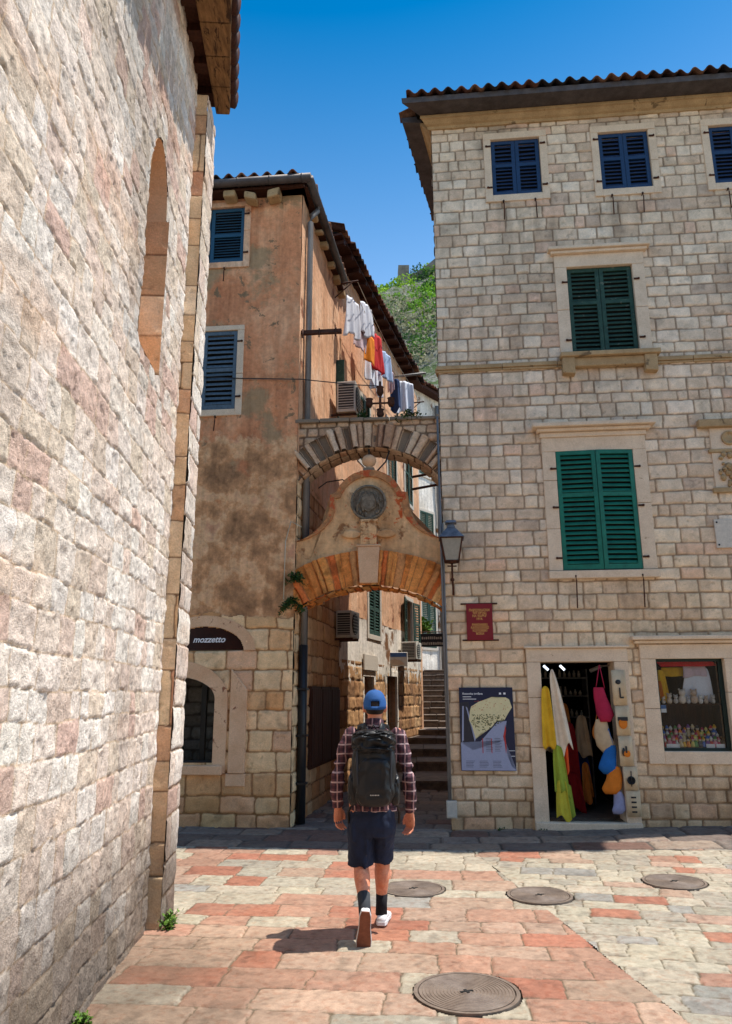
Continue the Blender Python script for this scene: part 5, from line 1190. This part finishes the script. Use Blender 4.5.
for k in range(9):
    u = SW[0]+.10+k*.075+r.uniform(-.01, .01); s_ = r.uniform(.8, 1.3)*(1.4 if k in (3, 5) else 1); e = empty('plush_toy', FR(u, -.15, 1.516), f'{["pale", "beige", "greyish", "cream", "blue grey", "tan", "white", "light brown", "grey"][k]} plush toy on the upper shelf, number {["one", "two", "three", "four", "five", "six", "seven", "eight", "nine"][k]} from the left', 'plush toy', 'plush toys on the upper shelf')
    cm_ = m_rough('plush', lin(*[(200,190,180),(190,160,130),(150,150,156),(220,206,190),(130,150,176),(186,140,100),(225,225,225),(170,130,100),(140,140,144)][k]), lin(215, 205, 195), 60, .95, 200, .6, .005)
    mb = MB(); mb.ball(FR(u, -.15, 1.516+.03*s_), (.028*s_, .026*s_, .032*s_), 10, 7); mb.build('body', cm_, e); mb = MB(); mb.ball(FR(u, -.14, 1.516+.075*s_), .024*s_, 10, 7); mb.ball(FR(u-.018*s_, -.145, 1.516+.097*s_), .008*s_, 6, 5); mb.ball(FR(u+.018*s_, -.145, 1.516+.097*s_), .008*s_, 6, 5); mb.build('head', cm_, e)
garment(FR(3.18, -.20, 1.98), U_, .40, .44, cm['white'], 'white printed shirt at the right of the shop window', 71, .6, 'hanging_garment', 'garment', 'textiles in the shop window', .01)
garment(FR(3.15, -.18, 1.99), U_, .30, .14, cm['pink'], 'pink print across the top of the white shirt', 72, .9, 'hanging_garment', 'garment', 'textiles in the shop window', .01)
garment(FR(2.92, -.24, 1.97), U_, .34, .12, cl['yellow cloth'], 'yellow cloth under the window top', 73, 1, 'hanging_cloth', 'cloth', 'textiles in the shop window', .01)
garment(FR(3.05, -.13, 2.045), U_, .70, .065, cm['red'], 'red striped valance along the window top', 74, 1, 'hanging_cloth', 'cloth', 'textiles in the shop window', .005)
garment(FR(2.72, -.16, 1.94), U_, .15, .40, cl['yellow cloth'], 'yellow and orange printed cloth at the left of the window', 75, .6, 'hanging_cloth', 'cloth', 'textiles in the shop window', .01, shear=.08)
garment(FR(2.70, -.14, 1.80), U_, .05, .22, cl['vivid orange cloth'], 'narrow orange cloth in front of the yellow one', 76, .6, 'hanging_cloth', 'cloth', 'textiles in the shop window', .01, shear=.08)
mb = MB(); mb.box(FR, 2.665, 2.735, -.10, -.085, 1.41, 1.50); st_ = mb.build('window_sticker', M['posterwhite']); tag(st_, 'small blue and white sticker on the shop window glass', 'sticker'); mb = MB(); mb.box(FR, 2.666, 2.734, -.084, -.082, 1.455, 1.499); mb.build('blue_print', M['signblue'], st_)

# ------------------------------------------------------------------ hill with scrub and fortress walls
HX = lambda x, y: 0
hs = np.linspace(-110, 150, 131); ys = np.linspace(55, 190, 91); XX, YY = np.meshgrid(hs, ys)
crest = 150
def hz(X, Y):
    b = np.where(Y < crest, 10+(Y-60)*.885, 89.6-(Y-crest)*.5)+np.clip(X, -100, 150)*.22
    return b+7*fbm(X*.03, Y*.03, 4, 5)*np.clip((Y-60)/40, 0, 1)+2.0*fbm(X*.16, Y*.16, 4, 7)
Zs = hz(XX, YY); mb = MB(); n1_ = len(hs)
mb.add(list(zip(XX.ravel(), YY.ravel(), Zs.ravel())), [(j*n1_+i, j*n1_+i+1, (j+1)*n1_+i+1, (j+1)*n1_+i) for j in range(len(ys)-1) for i in range(n1_-1)], True)
M['rock'] = m_rough('grey limestone slope with scrub', lin(84,86,70), lin(150,148,136), .8, .95, 3.5, 1.0, 1.2, (.5, .50, lin(78,96,52)))
mb.build('hill', M['rock'], kind='structure', fix=False)
rs = np.random.RandomState(5); NB = 2300; vs = []; cs = []
bx = rs.uniform(-22, 42, NB); by = rs.uniform(92, 152, NB)
dens = fbm(bx*.12, by*.12, 3, 77)*1.3+(by-124)*.022
okb = dens > rs.uniform(-.3, .5, NB); bx, by = bx[okb], by[okb]; bz = hz(bx, by)
palb = np.array([lin(104,150,36), lin(76,120,40), lin(138,176,48), lin(54,88,44), lin(146,146,118)])
for x, y, z in zip(bx, by, bz):
    R_ = rs.uniform(.7, 2.2); n = int(48*R_); d = rs.normal(size=(n, 3)); d /= np.linalg.norm(d, axis=1)[:, None]; rr_ = R_*(.65+.4*rs.rand(n))[:, None]
    c = np.array([x, y, z+R_*.45])+d*rr_*np.array([1, 1, .85]); a_ = rs.normal(size=(n, 3)); a_ /= np.linalg.norm(a_, axis=1)[:, None]; b_ = np.cross(a_, rs.normal(size=(n, 3))); b_ /= np.linalg.norm(b_, axis=1)[:, None]
    L = rs.uniform(.16, .36, n)[:, None]; vs.append(np.stack([c-a_*L, c+b_*L*.7, c+a_*L, c-b_*L*.7], 1).reshape(-1, 3)); cc_ = palb[rs.choice(5, p=[.34, .24, .2, .14, .08] if y > 128 else [.12, .16, .08, .14, .5])]*rs.uniform(.8, 1.2); cs.append(np.tile(cc_, (n*4, 1))*np.repeat(rs.uniform(.8, 1.2, (n, 1)), 4, 0))
vs = np.concatenate(vs); cs = np.concatenate(cs); nf = len(vs)//4
me = bpy.data.meshes.new('hillside_scrub'); me.vertices.add(len(vs)); me.vertices.foreach_set('co', vs.astype(np.float32).ravel()); me.loops.add(nf*4); me.loops.foreach_set('vertex_index', np.arange(nf*4, dtype=np.int32))
me.polygons.add(nf); me.polygons.foreach_set('loop_start', np.arange(0, nf*4, 4, dtype=np.int32)); me.polygons.foreach_set('loop_total', np.full(nf, 4, np.int32)); me.update(calc_edges=True)
at = me.color_attributes.new('col', 'FLOAT_COLOR', 'POINT'); at.data.foreach_set('color', np.concatenate([cs, np.ones((len(cs), 1))], 1).astype(np.float32).ravel())
m_, t_, p_ = newmat('scrub leaves'); a_ = N(t_, 'ShaderNodeAttribute', attribute_name='col'); t_.links.new(a_.outputs[0], p_.inputs['Base Color']); p_.inputs['Roughness'].default_value = .7
tl = N(t_, 'ShaderNodeBsdfTranslucent'); t_.links.new(a_.outputs[0], tl.inputs[0]); mx = N(t_, 'ShaderNodeMixShader'); mx.inputs[0].default_value = .4
t_.links.new(p_.outputs[0], mx.inputs[1]); t_.links.new(tl.outputs[0], mx.inputs[2]); t_.links.new(mx.outputs[0], t_.nodes['Material Output'].inputs[0])
me.materials.append(m_); o = bpy.data.objects.new('hillside_scrub', me); COL.objects.link(o); tag(o, 'green bushes covering the rocky hillside', 'bushes', kind='stuff')
fm = m_rough('old fortress masonry', lin(112,104,94), lin(150,140,126), .8, .95, 4, .6, .1)
def hzf(x, y): return float(hz(np.array([x]), np.array([y]))[0])
FT = empty('fortress_wall', (12, 148, hzf(12, 148)), 'ruined fortress wall along the top of the hill', 'fortress wall')
mb = MB(); mb.box(W0, 7.4, 9.8, 146, 149, hzf(8, 147)-3, hzf(8, 147)+5.0); mb.build('tower', fm, FT)
mb = MB(); px = [9.8, 12, 14.5, 17, 20, 24]; pzt = [1.6, 1.9, 3.2, 4.6, 5.0, 5.5]
for i in range(5): mb.prism([(px[i], 147, hzf(px[i], 147)-3), (px[i+1], 147, hzf(px[i+1], 147)-3), (px[i+1], 147, hzf(px[i+1], 147)+pzt[i+1]), (px[i], 147, hzf(px[i], 147)+pzt[i])], [(px[i], 148.2, hzf(px[i], 147)-3), (px[i+1], 148.2, hzf(px[i+1], 147)-3), (px[i+1], 148.2, hzf(px[i+1], 147)+pzt[i+1]), (px[i], 148.2, hzf(px[i], 147)+pzt[i])])
mb.build('curtain_wall', fm, FT)
mb = MB(); mb.box(W0, -14, 4.5, 148, 149, hzf(-4, 148)-4, hzf(-4, 148)+1.4); mb.build('low_wall', fm, FT)

# ------------------------------------------------------------------ the walker
M['plaid'], t, p = newmat('plaid shirt cotton')
tc = N(t, 'ShaderNodeTexCoord').outputs['Object']; nz0 = N(t, 'ShaderNodeTexNoise'); nz0.inputs['Scale'].default_value = 7; t.links.new(tc, nz0.inputs['Vector']); vm = N(t, 'ShaderNodeVectorMath', operation='MULTIPLY_ADD'); t.links.new(nz0.outputs['Color'], vm.inputs[0]); vm.inputs[1].default_value = (.022, .022, .022); t.links.new(tc, vm.inputs[2]); tc = vm.outputs[0]; sx = N(t, 'ShaderNodeSeparateXYZ'); t.links.new(tc, sx.inputs[0])
def stripe(src, per, ph, wdt, soft=.02):
    a = N(t, 'ShaderNodeMath', operation='MULTIPLY_ADD'); t.links.new(src, a.inputs[0]); a.inputs[1].default_value = 1/per; a.inputs[2].default_value = ph
    f = N(t, 'ShaderNodeMath', operation='FRACT'); t.links.new(a.outputs[0], f.inputs[0])
    d = N(t, 'ShaderNodeMath', operation='SUBTRACT'); t.links.new(f.outputs[0], d.inputs[0]); d.inputs[1].default_value = .5
    e = N(t, 'ShaderNodeMath', operation='ABSOLUTE'); t.links.new(d.outputs[0], e.inputs[0])
    g = N(t, 'ShaderNodeMapRange'); t.links.new(e.outputs[0], g.inputs[0]); g.inputs[1].default_value = wdt+soft; g.inputs[2].default_value = wdt; g.inputs[3].default_value = 0; g.inputs[4].default_value = 1; return g.outputs[0]
wr_ = noise(t, 9, 3, .5, tc)
v1 = stripe(sx.outputs[0], .062, .1, .17); h1 = stripe(sx.outputs[2], .066, .3, .17); v2 = stripe(sx.outputs[0], .062, .6, .05, .05); h2 = stripe(sx.outputs[2], .066, .8, .05, .05)
c = mixc(t, v1, lin(72,54,62), lin(98,64,70)); c = mixc(t, h1, c, mixc(t, .5, c, lin(46,32,40)))
c = mixc(t, v2, c, lin(168,130,128)); c = mixc(t, h2, c, lin(186,160,158)); c = mixc(t, 1, c, ramp(t, wr_, [(.3, gray(.8)), (.7, gray(1.15))]), 'MULTIPLY')
t.links.new(c, p.inputs['Base Color']); p.inputs['Roughness'].default_value = .9; p.inputs['Specular IOR Level'].default_value = .15
wr2 = noise(t, 14, 3, .6, tc); bump(t, p, wr2, .6, .02)

WK = empty('person', (.05, 5.72, 0), 'person walking away in a blue cap, plaid shirt, navy shorts and white shoes', 'person')
V = Vector
b = MB()
# head and neck
b.ball((.062, 5.775, 1.565), (.072, .092, .112), 20, 14); b.tube([(.058, 5.745, 1.38), (.06, 5.76, 1.50)], [.056, .052], 14)
b.ball((.062, 5.862, 1.545), (.014, .022, .018), 8, 6)       # nose, facing away
for d in (-1, 1): b.ball((.062+d*.079, 5.770, 1.545), (.015, .026, .036), 8, 6)      # ears
# trunk
b.tube([(.045, 5.75, .86), (.047, 5.75, .98), (.05, 5.74, 1.12), (.055, 5.745, 1.26), (.057, 5.745, 1.36), (.058, 5.745, 1.42)], [(.155, .10), (.14, .095), (.15, .10), (.165, .105), (.14, .085), (.06, .055)], 20, ref=(0, 1, 0))
# arms: shoulder, elbow, wrist
ARM = {'L': [(-.115, 5.745, 1.345), (-.175, 5.74, 1.22), (-.215, 5.72, 1.07), (-.222, 5.745, .95), (-.212, 5.775, .845)],
       'R': [(.228, 5.745, 1.345), (.277, 5.735, 1.20), (.305, 5.715, 1.045), (.318, 5.75, .92), (.318, 5.80, .805)]}
for k in 'LR': b.tube(ARM[k], [.055, .047, .040, .036, .026], 14); b.ball(ARM[k][0], .058, 12, 8)
# legs
LEG = {'L': [(-.045, 5.75, .88), (-.05, 5.77, .68), (-.048, 5.80, .475), (-.036, 5.68, .38), (-.022, 5.55, .27), (-.016, 5.475, .21)],
       'R': [(.118, 5.76, .88), (.118, 5.84, .68), (.113, 5.89, .485), (.110, 5.90, .37), (.104, 5.935, .20), (.102, 5.95, .09)]}
for k in 'LR': b.tube(LEG[k], [.088, .074, .053, .058, .038, .034], 16)
b.ball((-.048, 5.80, .475), (.052, .055, .06), 12, 8); b.ball((.113, 5.895, .485), (.052, .055, .06), 12, 8)
b.ball((-.036, 5.655, .365), (.052, .046, .085), 12, 8); b.ball((.112, 5.885, .36), (.052, .05, .09), 12, 8)
# feet inside the shoes
b.tube([(-.016, 5.478, .20), (-.020, 5.476, .12), (-.025, 5.484, .07)], [.030, .028, .020], 10); b.tube([(.102, 5.945, .07), (.112, 6.03, .045), (.13, 6.13, .03)], [.033, .034, .024], 10)
# hands: palm, four fingers, thumb, relaxed curl
def hand(wr, fwd, side, mb):
    wr = V(wr); dn = V((0, .10, -1)).normalized(); fw_ = V(fwd); fw_ = (fw_-dn*fw_.dot(dn)).normalized(); pn = dn.cross(fw_)
    if pn.x*side > 0: pn = -pn               # the palm looks towards the body
    K_ = 1.12
    mb.tube([wr-dn*.01, wr+dn*.02*K_, wr+dn*.06*K_, wr+dn*.092*K_], [(.022, .029), (.020, .038), (.019, .046), (.016, .042)], 12, ref=tuple(fw_))
    for i, L in enumerate((.074, .082, .077, .061)):
        base = wr+dn*.088*K_+fw_*(.034-.0225*i)
        p1 = base+dn*L*.40+pn*.010; p2 = p1+dn*L*.26+pn*.022; p3 = p2+dn*L*.08+pn*.022
        mb.tube([base-dn*.02, base, p1, p2, p3], [.0096, .0098, .0092, .0085, .0070], 8)
    tb = wr+dn*.028+fw_*.034; mb.tube([tb-fw_*.012, tb+fw_*.016+dn*.022, tb+fw_*.022+dn*.052+pn*.012, tb+fw_*.016+dn*.074+pn*.020], [.0145, .0128, .0105, .0085], 8)
hand((-.212, 5.775, .85), (.75, .8, 0), -1, b); hand((.318, 5.80, .81), (-.75, .8, 0), 1, b)
b.build('body', M['skin'], WK, remesh=.0058, smooth=3)
# face details on the far side
mb = MB()
for d in (-1, 1): mb.ball((.062+d*.028, 5.862, 1.572), (.010, .006, .006), 8, 6)
mb.build('eyes', M['dark'], WK); mb = MB(); mb.ball((.062, 5.868, 1.508), (.022, .006, .006), 8, 5); mb.build('mouth', M['posterred'], WK)
# hair below the cap
mb = MB(); mb.ball((.062, 5.762, 1.558), (.076, .090, .080), 20, 14); mb.build('hair', M['hair'], WK)
# cap
mb = MB(); vs = []; sg, rg = 32, 12; c = V((.062, 5.772, 1.575))
for i in range(rg+1):
    ph = pi/2*i/rg
    for k in range(sg):
        th = 2*pi*k/sg; low = -.030-.012*max(0, -sin(th))
        rx, ry = .086*cos(ph)**.8+.001, .104*cos(ph)**.8+.001; z = low+(.104-low)*sin(ph)**.86
        q = 1-.012*(abs(sin(th*3))**8); vs.append(c+V((rx*cos(th)*q, ry*sin(th)*q, z)))
hole = [(i, k) for i in (0, 1) for k in range(sg) if abs(2*pi*(k+.5)/sg-1.5*pi) < .36]
mb.add(vs, [(i*sg+k, i*sg+(k+1) % sg, (i+1)*sg+(k+1) % sg, (i+1)*sg+k) for i in range(rg) for k in range(sg) if not (i in (1, 2) and abs(2*pi*(k+.5)/sg-1.5*pi) < .38)], True)
cp = mb.build('cap', M['cap'], WK, solid=.003)
mb = MB(); mb.ball(c+V((0, 0, .105)), .007, 8, 5); mb.build('cap_button', M['cap'], cp)
mb = MB(); vs = []
for i in range(9):
    a = RAD(25+130*i/8); vs += [c+V((.086*cos(a), .100*sin(a), -.022)), c+V((.080*cos(a), .095*sin(a)+.075*sin((a-RAD(25))/RAD(130)*pi), -.034))]
mb.add(vs, [(2*i, 2*i+2, 2*i+3, 2*i+1) for i in range(8)], True); mb.build('brim', M['cap'], cp, solid=.005)
# shirt
s = MB()
s.tube([(.043, 5.75, .825), (.044, 5.75, .90), (.047, 5.75, 1.0), (.05, 5.742, 1.12), (.055, 5.745, 1.26), (.057, 5.745, 1.345), (.058, 5.745, 1.40), (.058, 5.75, 1.425)],
       [(.176, .126), (.172, .122), (.162, .115), (.164, .115), (.174, .118), (.160, .103), (.09, .075), (.066, .064)], 24, ref=(0, 1, 0))
for k in 'LR':
    A_ = ARM[k]; s.tube(A_, [.064, .058, .050, .046, .038], 16); s.ball(A_[0], .063, 14, 10)
    r_ = random.Random(3 if k == 'L' else 4)
    for q in range(9):
        t0 = q/8*.96; i0 = min(3, int(t0*4)); f0 = t0*4-i0; P_ = V(A_[i0]).lerp(V(A_[i0+1]), f0)
        s.ball(P_+V((r_.uniform(-.012, .012), r_.uniform(-.014, .004), 0)), (.052-.012*t0, .054-.012*t0, .020), 10, 6)
sh_o = s.build('shirt', M['plaid'], WK, remesh=.0085, smooth=2)
def creases(o, size, st):
    tx = bpy.data.textures.new('creases', 'CLOUDS'); tx.noise_scale = size; tx.noise_depth = 2
    d = o.modifiers.new('d', 'DISPLACE'); d.texture = tx; d.strength = st; d.mid_level = .5; d.texture_coords = 'LOCAL'
creases(sh_o, .055, .022)
mb = MB(); mb.tube([(.058, 5.742, 1.395), (.058, 5.748, 1.43), (.059, 5.755, 1.462)], [(.078, .072), (.072, .068), (.066, .064)], 24, ref=(0, 1, 0)); mb.build('collar', M['plaid'], sh_o)
# shorts
s = MB()
s.tube([(.04, 5.75, .88), (.038, 5.75, .80), (.036, 5.755, .72), (.036, 5.76, .66)], [(.158, .115), (.170, .130), (.176, .132), (.168, .12)], 24, ref=(0, 1, 0))
s.tube([(-.045, 5.755, .80), (-.05, 5.765, .66), (-.048, 5.785, .53), (-.046, 5.795, .455)], [(.092, .12), (.094, .115), (.092, .105), (.092, .103)], 20, ref=(0, 1, 0))
s.tube([(.118, 5.76, .80), (.12, 5.80, .66), (.110, 5.85, .54), (.106, 5.87, .475)], [(.088, .12), (.088, .115), (.084, .105), (.083, .102)], 20, ref=(0, 1, 0))
for (x, y, z, a_) in ((-.10, 5.66, .70, 1), (.0, 5.66, .62, -1), (.13, 5.70, .66, 1), (-.02, 5.68, .52, 1), (.06, 5.68, .76, -1)): s.ball((x, y, z), (.018, .012, .09), 8, 6)
creases(s.build('shorts', M['navy'], WK, remesh=.008, smooth=3), .075, .026)
# socks
mb = MB(); mb.tube([(-.026, 5.585, .30), (-.020, 5.52, .245), (-.016, 5.475, .205)], [.045, .042, .042], 16); mb.build('sock', M['sock'], WK)
mb = MB(); mb.tube([(.107, 5.925, .225), (.104, 5.938, .15), (.102, 5.95, .08)], [.043, .041, .043], 16); mb.build('sock', m_plain('near black sock', lin(26,26,30), .95), WK)
# shoes: built in a local frame (heel to toe along a, up b) and posed
def shoe(heel, a, up_, L=.29):
    a = V(a).normalized(); up_ = (V(up_)-a*V(up_).dot(a)).normalized(); w_ = a.cross(up_).normalized(); heel = V(heel)
    prof = [(0, .028, .06), (.03, .036, .075), (.07, .038, .088), (.11, .038, .085), (.15, .042, .072), (.19, .048, .060), (.23, .047, .050), (.26, .040, .042), (.28, .026, .034), (.29, .008, .026)]
    mb = MB(); vs = []; sg = 16
    for x, hw_, h_ in prof:
        for k in range(sg):
            th = 2*pi*k/sg; cx, cz = cos(th), sin(th); zz = .022+(h_-.022)*.5*(1+ (abs(cz)**.7*(1 if cz > 0 else -1)))
            vs.append(heel+a*x+w_*(hw_*abs(cx)**.8*(1 if cx > 0 else -1))+up_*zz)
    n = len(prof); mb.add(vs, [(i*sg+k, i*sg+(k+1) % sg, (i+1)*sg+(k+1) % sg, (i+1)*sg+k) for i in range(n-1) for k in range(sg)]+[tuple(range(sg)), tuple(range((n-1)*sg, n*sg))], True)
    e_ = mb.build('shoe', M['shoe'], WK)
    mb = MB(); out_ = [(x, hw_-.001) for x, hw_, _ in prof]; out_[0] = (-.004, .024); out_[-1] = (.292, .010)
    pl = [(x, h_) for x, h_ in out_]+[(x, -h_) for x, h_ in reversed(out_)]; pl2 = [(x*1.02-.002, y*1.12) for x, y in pl]
    mb.prism([heel+a*x+w_*y for x, y in pl], [heel+a*x+w_*y+up_*.016 for x, y in pl]); so_ = mb.build('sole', M['sole'], e_, bevel=.002)
    mb = MB(); mb.prism([heel+a*x+w_*y+up_*.008 for x, y in pl2], [heel+a*x+w_*y+up_*.034 for x, y in pl2]); mb.build('sole_edge', M['shoe'], e_, bevel=.002)
    mb = MB()
    for q in range(4): mb.tube([heel+a*(.13+.02*q)+w_*.025+up_*(.079-.007*q), heel+a*(.13+.02*q)-w_*.025+up_*(.079-.007*q)], .003, 5)
    mb.build('laces', M['white'], e_)
shoe((-.012, 5.405, .232), (-.06, .25, -.93), (0, .93, .25))
shoe((.100, 5.885, .012), (.13, 1, -.0), (0, 0, 1))

# backpack
BP = empty('backpack', (.05, 5.56, .86), 'black hiking backpack with a wrinkled top lid worn by the walker', 'backpack')
def blob(c, r3, sup, ns_, amp, seed, wr=9):
    vs = []; sg, rg = 64, 44
    th = np.linspace(0, 2*pi, sg, endpoint=False); ph = np.linspace(0, pi, rg+1); TH, PH = np.meshgrid(th, ph)
    f = lambda v, e: np.sign(v)*np.abs(v)**e
    x = f(np.sin(PH), sup)*f(np.cos(TH), sup); y = f(np.sin(PH), sup)*f(np.sin(TH), sup); z = f(np.cos(PH), sup)
    ridge = 1-2*np.abs(fbm(x*wr*.25+z*wr*.22+9, z*wr*.30-x*wr*.18+y*2, 3, seed)); k = 1+amp*ridge
    X = np.stack([c[0]+r3[0]*x*k, c[1]+r3[1]*y*(1+amp*2.4*ridge), c[2]+r3[2]*z], -1).reshape(-1, 3)
    mb = MB(); mb.add(X.tolist(), [(i*sg+k_, i*sg+(k_+1) % sg, (i+1)*sg+(k_+1) % sg, (i+1)*sg+k_)[::-1] for i in range(rg) for k_ in range(sg)], True); return mb
blob((.05, 5.555, 1.10), (.150, .095, .225), .55, 0, .07, 3, 8).build('main_bag', M['pack'], BP, fix=True)
blob((.05, 5.545, 1.315), (.142, .105, .085), .62, 0, .17, 5, 12).build('top_lid', M['pack'], BP, fix=True)
blob((.05, 5.475, 1.05), (.115, .040, .165), .55, 0, .10, 8, 9).build('front_pocket', M['pack'], BP, fix=True)
for d, sd_ in ((-1, 11), (1, 12)): blob((.05+d*.150, 5.57, .99), (.035, .06, .11), .7, 0, .08, sd_, 8).build('side_pocket', M['pack'], BP, fix=True)
for d in (-1, 1):
    mb = MB(); mb.tube([(.05+d*.055, 5.62, 1.37), (.05+d*.075, 5.70, 1.425), (.05+d*.095, 5.80, 1.41), (.05+d*.115, 5.868, 1.32), (.05+d*.125, 5.875, 1.18), (.05+d*.16, 5.83, 1.03), (.05+d*.165, 5.68, .97)], [(.026, .009)]*7, 8, ref=(0, 1, 0)); mb.build('shoulder_strap', M['pack'], BP)
    mb = MB(); mb.tube([(.05+d*.10, 5.47, 1.36), (.05+d*.122, 5.44, 1.25), (.05+d*.118, 5.445, 1.10), (.05+d*.11, 5.46, .93)], [(.008, .003)]*4, 6, ref=(0, 1, 0)); mb.build('compression_strap', M['sock'], BP)
    mb = MB(); mb.tube([(.05+d*.14, 5.58, .90), (.05+d*.17, 5.62, .86), (.05+d*.185, 5.68, .82), (.05+d*.18, 5.70, .74)], [(.010, .004)]*4, 6); mb.build('hip_strap', M['pack'], BP)
mb = MB(); mb.tube([(.03, 5.62, 1.395), (.05, 5.60, 1.43), (.07, 5.62, 1.395)], .007, 6); mb.build('grab_loop', M['pack'], BP)
mb = MB()
for q in range(6): mb.box(W0, .022+q*.011, .029+q*.011, 5.4285, 5.4325, .962, .969)
mb.build('woven_label', M['marble'], BP)
